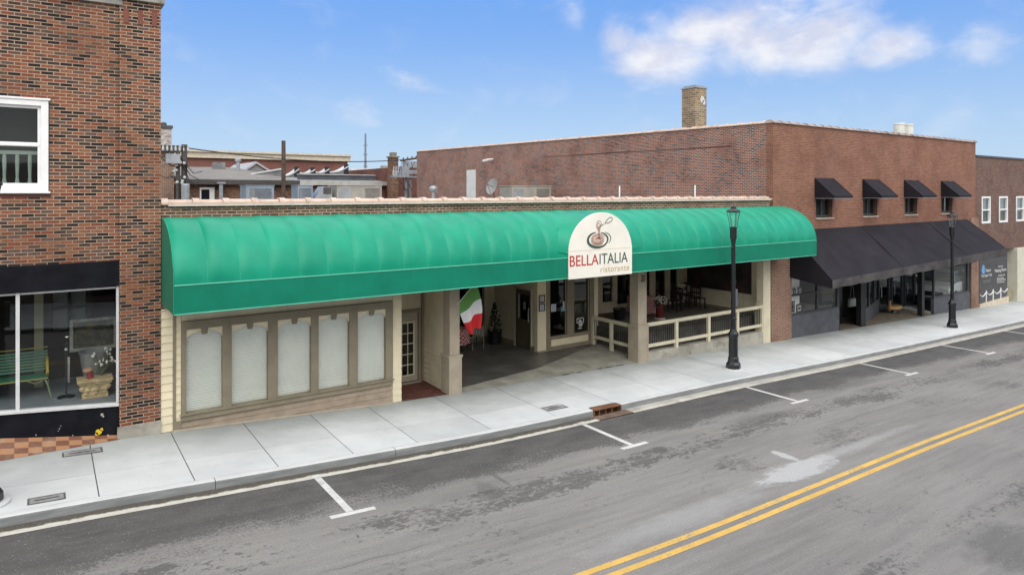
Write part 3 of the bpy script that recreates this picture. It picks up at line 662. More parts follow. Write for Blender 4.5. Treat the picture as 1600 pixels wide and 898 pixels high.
# window bank frame
bays = [(2.545, 3.285), (3.475, 4.265), (4.485, 5.265), (5.445, 6.215), (6.435, 7.185)]
m = B(); m.wall('x', 2.455, 7.365, .54, 2.685, 15.955, 16.04, [(a, b, .70, 2.50) for a, b in bays]); m.build('window_bank', 'taupe', rb, bev=.008)
m = B(); m.box(2.42, 7.40, 15.915, 15.975, .665, .70); m.build('window_sill', 'taupe', rb, bev=.006)
wb = None
for i, (a, b) in enumerate(bays):
    c = (a + b) / 2; hw = (b - a) / 2
    fr = B(); pts = [(a, 2.28), (a, 2.499), (b, 2.499), (b, 2.28)]
    arc = [(c + hw * .98 * math.cos(t), 2.28 + .17 * math.sin(t)) for t in [math.pi * k / 14 for k in range(15)]]
    fr.extr(pts + arc, 'y', 15.99, 16.02)
    wn = fr.build('window', 'cream', rb)
    m = B(); m.extr([(c - .075, 2.499), (c + .075, 2.499), (c + .05, 2.37), (c - .05, 2.37)], 'y', 15.965, 16.0); m.build('keystone', 'taupe', wn)
    m = B(); z = .74
    while z < 2.45:
        m.extr([(16.072, z - .022), (16.076, z - .022), (16.052, z + .024), (16.048, z + .024)], 'x', a + .01, b - .01); z += .05
    m.build('blind', 'blind', wn)
    m = B(); m.poly([(a, 16.03, .7), (b, 16.03, .7), (b, 16.03, 2.49), (a, 16.03, 2.49)]); m.build('pane', 'glass_clear', wn)
# ---- side entry recess
m = B(); m.box(7.5, 7.64, 16.31, 17.8, -.5, 2.98); m.wall('x', 7.64, 9.12, -.5, 2.98, 17.7, 17.85, [(8.02, 9.06, -.5, 2.1)]); m.build('recess_wall', 'cream2', rb)
m = B(); m.wall('x', 8.02, 9.06, -.02, 2.1, 17.66, 17.8, [(8.11, 8.97, -.03, 2.01)]); m.build('door_frame', 'taupe', rb, bev=.006)
m = B(); m.wall('x', 8.11, 8.97, .02, 2.0, 17.72, 17.76, [(8.27, 8.85, .2, 1.72)]); dr = m.build('door', mat('door_beige', (.36, .32, .24), .5, .06), rb, bev=.004)
m = B(); m.wall('x', 8.25, 8.87, .18, 1.74, 17.705, 17.735, [(8.285 + .188 * i, 8.285 + .188 * i + .165, .215 + .301 * j, .215 + .301 * j + .277) for i in range(3) for j in range(5)]); m.build('muntin', mat('muntin', (.60, .56, .43), .5, .05), dr)
m = B(); m.poly([(8.25, 17.745, .18), (8.87, 17.745, .18), (8.87, 17.745, 1.74), (8.25, 17.745, 1.74)]); m.build('pane', 'glass_dark', dr)
m = B(); m.ball((8.18, 17.69, 1.0), .03, 1); m.build('handle', 'alu', dr)
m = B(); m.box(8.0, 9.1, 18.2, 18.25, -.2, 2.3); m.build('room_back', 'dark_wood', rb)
m = B(); m.box(9.14, 9.34, 16.36, 17.86, -.5, 2.98); m.siding(16.37, 17.66, 9.135, -.05, 2.98, .155, axis='y'); m.build('recess_siding', 'cream2', rb)
m = B(); m.box(9.06, 9.13, 17.6, 17.7, 0, 2.98); m.build('corner_trim', 'taupe', rb)
m = B(); m.poly([(7.64, 16.02, gz(7.64, 16) + .006), (9.05, 16.02, gz(9.05, 16) + .006), (9.13, 17.7, .004), (7.64, 17.7, .004)]); o = m.build('entry_floor', 'red_tile'); struct(o)
m = B(); m.box(8.05, 9.0, 17.5, 17.66, .006, .02); m.build('threshold', mat('thresh', (.35, .33, .28), .6), rb)
def pillar(x0, x1, y0, y1, zb, zs, name='pillar'):
    m = B(); m.box(x0, x1, y0, y1, zs, 2.98); p = m.build(name, 'taupe_lt', rb, bev=.008)
    m = B(); m.box(x0 - .04, x1 + .04, y0 - .04, y1 + .04, zb, zs); m.box(x0 - .065, x1 + .065, y0 - .065, y1 + .065, zs - .02, zs + .045); m.box(x0 - .055, x1 + .055, y0 - .055, y1 + .055, zb, zb + .12)
    for (a, b, c, d) in ((x0 - .04, x0 + .02, zb + .12, zs - .02), (x1 - .02, x1 + .04, zb + .12, zs - .02), (x0 + .02, x1 - .02, zs - .1, zs - .02), (x0 + .02, x1 - .02, zb + .12, zb + .2)): m.box(a, b, y0 - .052, y0 - .041, c, d)
    m.build('pillar_base', 'taupe_lt', p, bev=.006)
    return p
pillar(9.05, 9.36, 15.97, 16.34, -.3, 1.0)
p2 = pillar(16.18, 16.58, 15.97, 16.36, -.5, 1.02)
text('20', 'house_number', mat('number_dark', (.08, .065, .05), .5), p2, 16.30, 16.50, 15.968, 2.50, 2.72, .012)
# ---- open entrance: floor, back wall
Y1 = 21.15
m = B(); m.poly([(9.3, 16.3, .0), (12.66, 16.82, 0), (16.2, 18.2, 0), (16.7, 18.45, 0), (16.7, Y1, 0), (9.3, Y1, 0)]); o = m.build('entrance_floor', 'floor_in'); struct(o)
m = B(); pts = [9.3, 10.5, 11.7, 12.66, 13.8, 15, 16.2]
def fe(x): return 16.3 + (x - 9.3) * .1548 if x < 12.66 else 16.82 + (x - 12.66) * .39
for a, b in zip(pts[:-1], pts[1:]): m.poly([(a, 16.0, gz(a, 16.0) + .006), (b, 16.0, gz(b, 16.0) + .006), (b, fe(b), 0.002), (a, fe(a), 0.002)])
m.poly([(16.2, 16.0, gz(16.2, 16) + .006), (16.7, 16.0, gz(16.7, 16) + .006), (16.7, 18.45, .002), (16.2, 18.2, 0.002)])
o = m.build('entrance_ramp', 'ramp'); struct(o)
m = B()
for (a, b) in ((13.0, 13.25), (13.55, 13.75), (14.4, 14.6), (14.75, 15.1), (15.2, 15.55)): m.poly([(a, 15.98, gz(a, 15.98) + .008), (b, 15.98, gz(b, 15.98) + .008), (b, 16.02, gz(b, 16.02) + .012), (a, 16.02, gz(a, 16.02) + .012)])
o = m.build('ramp_joint', 'black_paint'); struct(o)
m = B(); m.wall('x', 9.3, 14.0, -.1, 2.98, Y1, Y1 + .15, [(9.9, 11.0, .5, 2.7), (11.5, 13.35, .5, 2.7)]); m.build('back_wall', 'cream2', rb)
for (a, b) in ((9.9, 11.0), (11.5, 13.35)):
    m = B(); m.wall('x', a - .09, b + .09, .42, 2.78, Y1 - .03, Y1 + .1, [(a, b, .5, 2.7)]); wf = m.build('window_frame', 'taupe', rb)
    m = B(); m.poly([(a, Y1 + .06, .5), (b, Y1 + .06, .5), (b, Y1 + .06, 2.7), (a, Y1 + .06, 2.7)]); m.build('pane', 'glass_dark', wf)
m = B(); m.box(9.36, 13.9, Y1 - .04, Y1 - .005, 0, .14); m.build('skirting', 'taupe', rb)
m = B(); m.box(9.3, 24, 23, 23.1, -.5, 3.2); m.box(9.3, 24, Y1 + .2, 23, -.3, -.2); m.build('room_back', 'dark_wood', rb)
# vestibule
m = B(); m.wall('y', 18.61, Y1, -.2, 2.98, 13.9, 14.0, [(18.85, 19.78, -.3, 2.06)]); m.build('vestibule_wall', 'cream2', rb)
m = B(); m.wall('y', 18.79, 19.84, -.1, 2.12, 13.87, 14.02, [(18.85, 19.78, -.2, 2.06)]); m.build('door_frame', mat('frame_pale', (.46, .43, .36), .5, .08), rb, bev=.005)
m = B(); m.wall('y', 18.85, 19.78, .01, 2.05, 13.93, 13.97, [(19.0, 19.64, 1.0, 1.88)]); dr = m.build('door', mat('door_olive', (.11, .095, .062), .5, .15), rb, bev=.004)
m = B(); m.poly([(13.95, 19.0, 1.0), (13.95, 19.64, 1.0), (13.95, 19.64, 1.88), (13.95, 19.0, 1.88)]); m.build('pane', 'glass_dark', dr)
m = B(); m.box(13.915, 13.93, 19.58, 19.63, 1.02, 1.86); m.tube([(13.9, 18.98, .95), (13.88, 18.98, 1.05), (13.88, 18.98, 1.35), (13.9, 18.98, 1.45)], .014, 6); m.build('handle', 'alu', dr)
m = B(); m.box(13.925, 13.928, 19.2, 19.34, 1.35, 1.62); m.build('door_sign', mat('paper_grey', (.3, .3, .28), .7), dr)
for (a, b) in ((18.6, 18.79), (19.84, Y1)): m = B(); m.box(13.86, 13.9, a, b, 0, .16); m.build('skirting', 'taupe', rb)
vw = [(14.42, 15.18), (15.50, 16.24)]
m = B(); m.wall('x', 13.9, 16.66, -.4, 2.98, 18.47, 18.6, [(a - .02, b + .02, .46, 2.9) for a, b in vw]); m.box(16.56, 16.66, 18.61, 20.2, -.4, 2.98); m.build('vestibule_front', 'cream', rb)
m = B(); m.wall('x', 14.28, 16.44, -.02, 2.95, 18.425, 18.5, [(a, b, .48, 2.85) for a, b in vw] + [(14.46, 16.2, .13, .37)]); vf = m.build('window_frame', 'taupe', rb, bev=.008)
m = B(); m.box(13.9, 16.66, 18.44, 18.469, -.3, .05); m.build('skirting', 'taupe_lt', rb)
for a, b in vw:
    m = B(); m.poly([(a, 18.54, .47), (b, 18.54, .47), (b, 18.54, 2.86), (a, 18.54, 2.86)]); m.build('pane', 'glass_dim', vf)
# papers on the vestibule
def framed(name, label, cat, u0, v0, u1, v1, y, paper, dark=True, group=None):
    a = PT(u0, v1, y); b = PT(u1, v0, y)
    t = thing(name, label, cat, (a.x, y, a.z), group)
    if dark:
        m = B(); m.wall('x', a.x - .03, b.x + .03, a.z - .03, b.z + .03, y - .02, y, [(a.x, b.x, a.z, b.z)]); m.build('frame', 'dark_wood', t)
    m = B(); m.box(a.x, b.x, y - .008, y - .002, a.z, b.z); m.build('sheet', paper, t)
    m = B(); n = 7
    for k in range(n):
        zz = a.z + (b.z - a.z) * (.12 + .76 * k / n); m.box(a.x + (b.x - a.x) * .15, b.x - (b.x - a.x) * random.uniform(.12, .35), y - .0095, y - .0082, zz, zz + (b.z - a.z) * .045)
    m.build('print', mat('ink_' + name, (.25, .28, .36), .7), t); return t
framed('menu_frame', 'framed cream menu sheet, upper of the two frames beside the entrance door', 'menu', 843.3, 462, 850, 471.5, 18.445, mat('sheet_cream', (.56, .53, .46), .7))
framed('menu_frame', 'framed bluish notice, lower of the two frames beside the entrance door', 'menu', 843.3, 475, 850, 485, 18.445, mat('sheet_blue', (.50, .54, .62), .7))
framed('window_notice', 'pale blue paper notice taped inside the left entrance window', 'notice', 861, 474.5, 868.5, 487, 18.532, mat('sheet_pale', (.55, .60, .66), .7), False)
t = thing('window_decal', 'small blue and white figure shaped decal on the left entrance window', 'decal', (15.0, 18.53, 1.2))
m = B(); q = PT(880.7, 473, 18.53); blobf(m, q.x, q.z, .05, 18.53); m.box(q.x - .04, q.x + .04, 18.525, 18.529, q.z - .17, q.z - .04); m.build('figure', mat('decal_pale', (.50, .62, .66), .6), t)
m = B(); m.box(q.x - .12, q.x - .045, 18.525, 18.529, q.z - .29, q.z - .15); m.box(q.x - .03, q.x + .1, 18.525, 18.529, q.z - .29, q.z - .18); m.build('lower_block', mat('decal_blue', (.22, .36, .45), .6), t)
t = thing('window_poster', 'black and white outlined poster low in the right entrance window', 'poster', (15.7, 18.53, .5))
a = PT(901, 514, 18.53); b = PT(912, 495.5, 18.53)
m = B(); m.wall('x', a.x, b.x, a.z + .2, b.z, 18.527, 18.53, [(a.x + .03, b.x - .03, a.z + .23, b.z - .03)]); blobf(m, (a.x + b.x) / 2, b.z - .13, .07, 18.53); blobf(m, (a.x + b.x) / 2 + .02, a.z + .14, .1, 18.53, sq=.7); m.box(a.x + .06, b.x - .1, 18.527, 18.53, a.z + .0, a.z + .035)
m.build('graphic', mat('poster_white', (.6, .6, .58), .7), t)

# ---- patio
m = B(); m.box(16.62, 23.32, 16.55, 20.2, -.6, .62); o = m.build('patio_deck', mat('deck_dark', (.11, .10, .085), .7, .3, 3, .1, dirt=(.16, .145, .12), dirtamt=.4)); struct(o)
m = B(); m.extr([(16.62, -.8), (23.42, -.8), (23.42, .06), (16.62, .10)], 'y', 15.99, 16.3); m.build('patio_kerb', 'concrete', rb, bev=.015)
holes = [(17.1, 17.9, 1.05, 2.9), (18.47, 19.02, 1.05, 2.9), (19.28, 20.05, .9, 2.9), (20.4, 21.2, .7, 2.9), (21.5, 22.15, .7, 2.9), (22.42, 22.9, .7, 2.9)]
m = B(); m.wall('x', 16.66, 23.32, .3, 2.98, 20.2, 20.32, holes); m.build('patio_back_wall', 'cream2', rb)
for h in holes:
    m = B(); m.poly([(h[0], 20.27, h[2]), (h[1], 20.27, h[2]), (h[1], 20.27, h[3]), (h[0], 20.27, h[3])]); m.build('pane', 'glass_dark', rb)
m = B(); m.box(23.33, 23.5, 16.35, 20.5, -.6, 2.98); m.build('patio_side_wall', 'cream2', rb)
m = B(); m.box(23.29, 23.33, 16.7, 20.15, .62, .72); m.build('skirting', 'taupe', rb)
m = B(); m.box(23.27, 23.325, 16.75, 20.0, 1.40, 2.8); m.build('mural', mat('mural', (.03, .025, .022), .5, .5, 1.2, dirt=(.16, .035, .02), dirtamt=.7), rb)
m = B(); m.box(23.0, 23.46, 15.98, 16.3, -.55, 2.98); m.box(22.95, 23.0, 16.0, 16.34, .05, 1.12); m.build('end_column', 'cream2', rb, bev=.01)
m = B(); m.box(7.64, 23.45, 16.31, 21.3, 2.98, 3.1); m.build('soffit', 'cream2', rb)
# railings
def railing(name, label, pts_posts, p0, p1, zt, zb, loc):
    t = thing(name, label, 'railing', loc)
    d = Vector((p1[0] - p0[0], p1[1] - p0[1], 0)); L = d.length; d.normalize(); ang = math.atan2(d.y, d.x)
    mid = ((p0[0] + p1[0]) / 2, (p0[1] + p1[1]) / 2)
    m = B(); m.rbox((*mid, zt - .035), (L, .12, .07), ang); m.rbox((*mid, zt - .09), (L, .05, .06), ang); m.build('top_rail', 'cream2', t, bev=.006)
    m = B(); m.rbox((*mid, zb + .06), (L, .06, .11), ang); m.build('bottom_rail', 'cream2', t, bev=.006)
    for s_ in pts_posts:
        c = Vector((p0[0], p0[1], 0)) + d * s_ * L; m = B(); m.rbox((c.x, c.y, (zt + zb - .28) / 2 - .04), (.12, .11, zt - zb + .2), ang); m.build('post', 'cream2', t, bev=.006)
    n = int(L / .105)
    for k in range(1, n):
        c = Vector((p0[0], p0[1], 0)) + d * (k / n * L); m = B(); m.rbox((c.x, c.y, (zt - .1 + zb + .1) / 2), (.018, .018, zt - zb - .2), ang); m.build('baluster', 'black_metal', t)
    return t
railing('patio_railing', 'long cream patio railing with black balusters between stone pillar and brick pier', (.235, .505, .765), (16.63, 16.06), (22.97, 16.06), 1.08, .25, (19.8, 16.06, .1))
railing('patio_railing', 'short cream railing with black balusters running back from the numbered pillar to the entrance', (.02, .5), (16.34, 18.40), (16.34, 16.42), 1.02, .22, (16.34, 17.4, 0))

# ---- things at the entrance
fg = thing('italian_flag', 'green, white and red flag hanging from a staff by the entrance pillar', 'flag', (9.36, 16.0, 2.4))
P0 = Vector((9.30, 15.98, 2.42)); P1 = Vector((9.72, 15.72, 3.02))
E0 = PT(733, 521, 15.95); E1 = PT(750, 512, 15.75)
def flagpt(s, t):
    a = P0.lerp(P1, s); e = E0.lerp(E1, s) + Vector((0, 0, -.04 * math.sin(s * 7)))
    p = a.lerp(e, t); bulge = math.sin(math.pi * t)
    p += Vector((.10 * bulge * s - .05 * bulge * (1 - s), .05 * math.sin(s * 9 + t * 3) * (.3 + t), .06 * bulge)); return p
cols = [(0, .40, 'flag_green', (.10, .25, .06)), (.40, .70, 'flag_white', (.66, .66, .68)), (.70, 1.0, 'flag_red', (.52, .02, .025))]
for (t0, t1, nm, cc) in cols:
    m = B(); S_, T_ = 14, 8
    V = [[m.b.verts.new(flagpt(i / S_, t0 + (t1 - t0) * j / T_)) for j in range(T_ + 1)] for i in range(S_ + 1)]
    for i in range(S_):
        for j in range(T_): m.b.faces.new([V[i][j], V[i + 1][j], V[i + 1][j + 1], V[i][j + 1]])
    m.build(nm.split('_')[1] + '_stripe', mat(nm, cc, .75, .06), fg, smooth=True)
m = B(); m.tube([P0 + (P0 - P1) * .12, P1 + (P1 - P0) * .1], .012, 6); m.build('staff', 'alu', fg)
tr = thing('ornament_tree', 'dark little topiary tree dotted with white lights in a black pot', 'potted tree', (13.45, 20.45, 0))
m = B(); m.lathe(13.45, 20.45, [(.2, 0), (.22, .02), (.27, .45), (.29, .5), (.24, .5), (.22, .44)], 14); m.build('pot', 'black_paint', tr, smooth=True)
m = B(); m.tube([(13.45, 20.45, .4), (13.45, 20.45, 1.3)], .03, 6); m.build('trunk', 'wood_pole', tr)
m = B()
for k in range(420):
    h = random.random() ** .8; r = (.30 * (1 - h) + .03) * math.sqrt(random.random()); a = random.random() * 6.28
    c = Vector((13.45 + r * math.cos(a), 20.45 + r * math.sin(a), .5 + h * .98)); d1 = Vector((random.gauss(0, 1), random.gauss(0, 1), random.gauss(0, 1))).normalized() * .05; d2 = Vector((random.gauss(0, 1), random.gauss(0, 1), random.gauss(0, 1))).normalized() * .03
    m.poly([c - d1, c + d2, c + d1, c - d2])
m.build('foliage', mat('conifer', (.025, .045, .022), .8, .3, 8), tr)
m = B()
for k in range(30):
    h = random.random(); r = .30 * (1 - h) + .03; a = random.uniform(3.3, 6.6); m.ball((13.45 + r * math.cos(a), 20.45 + r * math.sin(a), .52 + h * .95), .018, 1)
m.build('ornament', mat('bulb', (.75, .73, .68), .4), tr)
tbx = PT(724, 530, 20.4); tb_ = thing('checked_table', 'round table under a red and white checked cloth by the flag', 'table', (tbx.x - .35, 20.4, 0))
def checked(name, sc, c1, c2):
    m, t, b = newmat(name); p = pos(t); x, y, z = t.sep(p)
    ch = t.new('ShaderNodeTexChecker'); ch.inputs['Scale'].default_value = sc; t.put(ch.inputs['Vector'], t.comb(t.m('ADD', x, t.m('MULTIPLY', y, .7)), t.m('ADD', z, t.m('MULTIPLY', y, .5)), .01)); ch.inputs[1].default_value = (*c1, 1); ch.inputs[2].default_value = (*c2, 1)
    t.put(b.inputs['Base Color'], ch.outputs[0]); b.inputs['Roughness'].default_value = .8; return m
m = B(); prof = [(.02, .765), (.42, .765), (.45, .75)]
rings = []
cx, cy = tbx.x - .35, 20.4
for (r, z, wv) in [(.02, .766, 0), (.40, .766, 0), (.43, .74, .01), (.46, .55, .03), (.49, .25, .05)]:
    rings.append([m.b.verts.new((cx + (r + wv * math.sin(k * 6.283 * 8 / 40)) * math.cos(k * 6.283 / 40), cy + (r + wv * math.sin(k * 6.283 * 8 / 40)) * math.sin(k * 6.283 / 40), z)) for k in range(40)])
for i in range(4):
    for k in range(40): m.b.faces.new([rings[i][k], rings[i][(k + 1) % 40], rings[i + 1][(k + 1) % 40], rings[i + 1][k]])
m.b.faces.new(rings[0]); m.build('tablecloth', checked('check_red', 14, (.50, .03, .04), (.62, .55, .52)), tb_, smooth=True)
m = B(); m.lathe(cx, cy, [(.28, 0), (.26, .03), (.04, .05), (.035, .74), (.3, .755)], 14); m.build('pedestal', 'black_metal', tb_)
cc = PT(742, 530, 20.2); ch_ = thing('metal_chair', 'black metal cafe chair with slatted back next to the checked table', 'chair', (cc.x, 20.2, 0))
m = B()
for k in range(6): m.box(cc.x - .2 + k * .075, cc.x - .165 + k * .075, 19.98, 20.0, .47, .80)
m.tube([(cc.x - .23, 19.99, .0), (cc.x - .23, 19.99, .82), (cc.x + .23, 19.99, .82), (cc.x + .23, 19.99, .0)], .014, 6); m.build('backrest', mat('chair_grey', (.32, .32, .3), .5), ch_)
m = B(); m.lathe(cc.x, 20.2, [(.21, .44), (.22, .45), (.21, .465)], 16); m.build('seat', 'black_metal', ch_)
for sx, sy in ((-1, 1), (1, 1)): m = B(); m.tube([(cc.x + sx * .17, 20.2 + sy * .17, .44), (cc.x + sx * .2, 20.2 + sy * .2, 0)], .013, 6); m.build('leg', 'black_metal', ch_)
m = B(); m.lathe(18.1, 18.85, [(.17, .62), (.19, .65), (.25, 1.02), (.27, 1.05), (.22, 1.05), (.18, .9)], 14)
o = m.build('planter_pot', 'black_paint', None, smooth=True, base=(18.1, 18.85, .62)); tag(o, 'tall empty looking black pot behind the short entrance railing', 'pot')
# vase on the deck
v = thing('floor_vase', 'tall dark red vase holding white flowers on the patio deck', 'vase', (19.5, 18.1, .62))
m = B(); m.lathe(19.5, 18.1, [(.14, .63), (.15, .66), (.15, 1.18), (.17, 1.22), (.12, 1.22), (.11, .9)], 16); m.build('body', mat('vase_red', (.11, .018, .015), .4), v, smooth=True)
m = B(); m.lathe(19.5, 18.1, [(.22, .62), (.22, .65), (.14, .67)], 16); m.build('foot', mat('foot_white', (.45, .42, .38), .6), v)
m = B()
for k in range(46):
    a = random.random() * 6.28; r = random.random() * .22; m.ball((19.56 + r * math.cos(a), 18.1 + r * math.sin(a), 1.30 + random.uniform(-.06, .16)), random.uniform(.03, .055), 1, (1, 1, .7))
m.build('blossom', mat('blossom_cream', (.55, .52, .44), .8, .2, 15), v)
m = B()
for k in range(40):
    c = Vector((19.3 + random.uniform(-.12, .12), 18.05 + random.uniform(-.1, .1), 1.2 + random.uniform(-.12, .15))); d1 = Vector((random.gauss(0, 1), random.gauss(0, 1), random.gauss(0, 1))).normalized() * .08; d2 = Vector((random.gauss(0, 1), random.gauss(0, 1), random.gauss(0, 1))).normalized() * .035
    m.poly([c - d1, c + d2, c + d1, c - d2])
m.build('leaves', mat('leaf_dark', (.05, .05, .04), .7), v)
# tables + chairs on deck
pt = thing('cloth_table', 'patio table draped in a long pink cloth behind the numbered pillar', 'table', (19.55, 19.1, .62))
m = B(); m.box(19.15, 19.95, 18.75, 19.5, 1.33, 1.36); m.extr([(18.76, .8), (18.72, .7), (18.76, 1.36), (18.79, 1.36)], 'x', 19.13, 19.97); m.extr([(19.15, .85), (19.12, .72), (19.15, 1.361), (19.18, 1.361)], 'y', 18.74, 19.5); m.build('tablecloth', mat('cloth_pink', (.36, .19, .19), .8, .15, 5), pt)
for sx in (19.22, 19.88):
    for sy in (18.85, 19.42): m = B(); m.box(sx - .025, sx + .025, sy - .025, sy + .025, .62, 1.33); m.build('leg', 'dark_wood', pt)
def chair(label, x, y, rz, group='dark dining chairs on the patio'):
    t = thing('patio_chair', label, 'chair', (0, 0, 0), group); W = .22
    m = B(); m.box(-W, W, -W, W, .44, .475); m.build('seat', 'dark_wood', t, bev=.008)
    m = B(); m.box(-W, W, W - .035, W, .88, .97); m.box(-W, W, W - .03, W - .005, .66, .72)
    for k in range(4): m.box(-W + .06 + k * .1, -W + .085 + k * .1, W - .028, W - .008, .48, .9)
    for s_ in (-1, 1): m.box(s_ * W - .02, s_ * W + .02, W - .04, W, .47, .97)
    m.build('backrest', 'dark_wood', t)
    for sx in (-1, 1):
        for sy in (-1, 1): m = B(); m.box(sx * (W - .02) - .02, sx * (W - .02) + .02, sy * (W - .02) - .02, sy * (W - .02) + .02, 0, .44); m.build('leg', 'dark_wood', t)
    t.location = (x, y, .62); t.rotation_euler = (0, 0, rz); return t
chair('dark wooden patio chair seen side-on at the right of the group by the side wall', 22.5, 18.75, rad(100))
c2 = chair('dark wooden patio chair standing behind the side-on chair, its back higher in view', 22.75, 19.5, rad(10))
chair('dark wooden patio chair left of the white flower bunch, nearest the red vase', 21.2, 18.85, rad(-80))
dt = thing('patio_table', 'small dark table carrying white flowers between the patio chairs', 'table', (21.85, 19.1, .62))
m = B(); m.box(21.55, 22.15, 18.85, 19.4, 1.30, 1.34); m.build('tabletop', 'dark_wood', dt)
for sx in (21.6, 22.1):
    for sy in (18.9, 19.35): m = B(); m.box(sx - .025, sx + .025, sy - .025, sy + .025, .62, 1.30); m.build('leg', 'dark_wood', dt)
fb = thing('table_flowers', 'bunch of pale yellow-white flowers on the small dark patio table', 'flowers', (21.75, 18.95, 1.34))
m = B()
for k in range(60):
    a = random.random() * 6.28; r = random.random() * .22; m.ball((21.75 + r * math.cos(a), 18.95 + .6 * r * math.sin(a), 1.47 + random.uniform(-.13, .2)), random.uniform(.025, .05), 1)
m.build('blossom', mat('blossom_yellow', (.60, .56, .36), .8, .3, 14), fb)
m = B(); m.lathe(21.75, 18.95, [(.06, 1.34), (.08, 1.4), (.05, 1.45)], 10); m.build('vase', 'dark_wood', fb)

# ------------------------------------------------------------------ green awning
aw = thing('green_awning', 'long barrel-shaped green vinyl awning over the restaurant front', 'awning', (13, 16.0, 3.1))
AX0, AX1, AF, AZT, AZV, AZB = 2.08, 24.0, 14.4, 4.92, 3.66, 3.10
def prof(t, sc=1.0): return (FY - .04 - (FY - .04 - AF) * math.sin(t) * sc, AZV + (AZT - AZV) * math.cos(t) * (1 - (1 - sc) * .8))
NS = 36; SUB = 10; m = B()
for seg in range(NS):
    rings = []; amp = (.036 + .009 * math.sin(seg * 2.3)) * (1.25 if seg < 20 else .9)
    for q in range(SUB + 1):
        f = q / SUB; x = AX0 + (AX1 - AX0) * (seg + f) / NS + (.0006 if q == 0 else -.0006 if q == SUB else 0)
        bul = amp * (math.sin(math.pi * f ** .62) ** .9 if 0 < q < SUB else 0)
        ring = []
        for k in range(19):
            t = math.pi / 2 * k / 18; s_ = 1 + bul * math.sin(math.pi * min(1, (k / 18) * 1.02) ** .8) ** .7 * (1 if 0 < k < 18 else 0)
            ring.append(m.b.verts.new((x, *prof(t, s_))))
        rings.append(ring)
    for a, b in zip(rings[:-1], rings[1:]):
        for k in range(18): m.b.faces.new([a[k], b[k], b[k + 1], a[k + 1]])
can = m.build('canopy', 'green', aw, smooth=True)
m = B()
for i in range(0, NS + 1):
    x = AX0 + (AX1 - AX0) * i / NS
    m.tube([(x, *[q + d for q, d in zip(prof(math.pi / 2 * k / 14), (0.002, -.002))]) for k in range(15)], .007, 5)
m.build('seam', mat('seam_light', (.025, .32, .21), .6), can, smooth=True)
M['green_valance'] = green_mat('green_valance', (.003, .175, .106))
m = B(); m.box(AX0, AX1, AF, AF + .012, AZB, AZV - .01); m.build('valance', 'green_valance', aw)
m = B(); m.tube([(AX0, AF, AZV), (AX1, AF, AZV)], .014, 6); m.tube([(AX0, AF, AZB), (AX1, AF, AZB)], .012, 6); m.build('welt', mat('welt', (.10, .42, .30), .5), aw)
for x in (AX0, AX1):
    m = B(); pts = [(AF + .012, AZB), (FY - .03, AZB), (FY - .03, AZT - .005)] + [(prof(math.pi / 2 * k / 18)[0] + .004, prof(math.pi / 2 * k / 18)[1] - .004) for k in range(1, 19)]
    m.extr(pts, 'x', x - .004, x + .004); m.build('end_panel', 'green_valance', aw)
    m = B(); m.tube([(x, *prof(math.pi / 2 * k / 18)) for k in range(19)], .013, 6); m.tube([(x, AF, AZV), (x, AF, AZB)], .012, 6); m.build('welt', 'green', aw)
# frame under the awning
m = B()
for i in range(0, 12):
    x = AX0 + .1 + (AX1 - AX0 - .2) * i / 11; m.tube([(x, AF + .05, AZB + .03), (x, FY - .05, AZB + .03)], .018, 6)
m.tube([(AX0, AF + .04, AZB + .03), (AX1, AF + .04, AZB + .03)], .018, 6); m.build('frame', 'alu', aw)
m = B(); m.tube([PT(873, 345, 15.2), PT(870, 341, 15.25), PT(865.5, 336.5, 15.4), PT(868, 335.5, 15.4), PT(874, 337, 15.4)], .012, 5); m.build('loose_cord', 'black_paint', aw)
# sign board
sg = thing('restaurant_sign', 'cream arched sign board with a pasta bowl on the front of the green awning', 'sign', (13.07, 14.34, 3.08))
SX0, SX1, SB, SS, ST = 11.86, 14.27, 3.075, 3.78, 4.90
def arch(ins=0):
    c = (SX0 + SX1) / 2; hw = (SX1 - SX0) / 2 - ins
    return [(c - hw, SB + ins), (c + hw, SB + ins)] + [(c + hw * math.cos(t), SS + (ST - SS - ins) * math.sin(t)) for t in [math.pi * k / 28 for k in range(29)]]
m = B(); m.extr(arch(), 'y', 14.335, 14.375); m.build('board', mat('sign_cream', (.76, .73, .65), .5, .04, 2), sg, bev=.004)
m = B(); pts = [p for p in arch(.015) if p[1] > AZV - .02]; n = len(pts)
A0 = [m.b.verts.new((p[0], 14.376, p[1])) for p in pts]
def hoodback(p):
    c_ = (SX0 + SX1) / 2; z = min(max(p[1] + .06, 3.68), 4.90); ct = min(1, (z - AZV) / (AZT - AZV))
    return (c_ + (p[0] - c_) * 1.28, FY - .04 - (FY - .04 - AF) * math.sqrt(1 - ct * ct) - .03, z)
A1 = [m.b.verts.new(hoodback(p)) for p in pts]
for i in range(n - 1): m.b.faces.new([A0[i], A0[i + 1], A1[i + 1], A1[i]])
m.build('hood', 'green', aw, smooth=True)
YS = 14.333
def sp(cu, cv):                                     # point of the enlarged sign (7.485 px per pixel) on the board
    return PT(870 + cu / 7.485, 320 + cv / 7.485, YS)
red_ = mat('letter_red', (.42, .035, .03), .5, .05); dkg = mat('letter_dark', (.045, .085, .07), .5, .05); tan_ = mat('letter_tan', (.50, .38, .20), .5, .05)
a = sp(152, 722); b = sp(488, 580); zb_, zt_ = sp(165, 722).z, sp(165, 597).z
text('BELLA', 'lettering_red', red_, sg, a.x, b.x, YS, zb_, zt_, .006)
a2 = sp(500, 700); b2 = sp(828, 672)
text('ITALIA', 'lettering_dark', dkg, sg, a2.x, b2.x, YS, zb_ + .005, zt_ + .005, .006)
a3 = sp(512, 780); b3 = sp(845, 750)
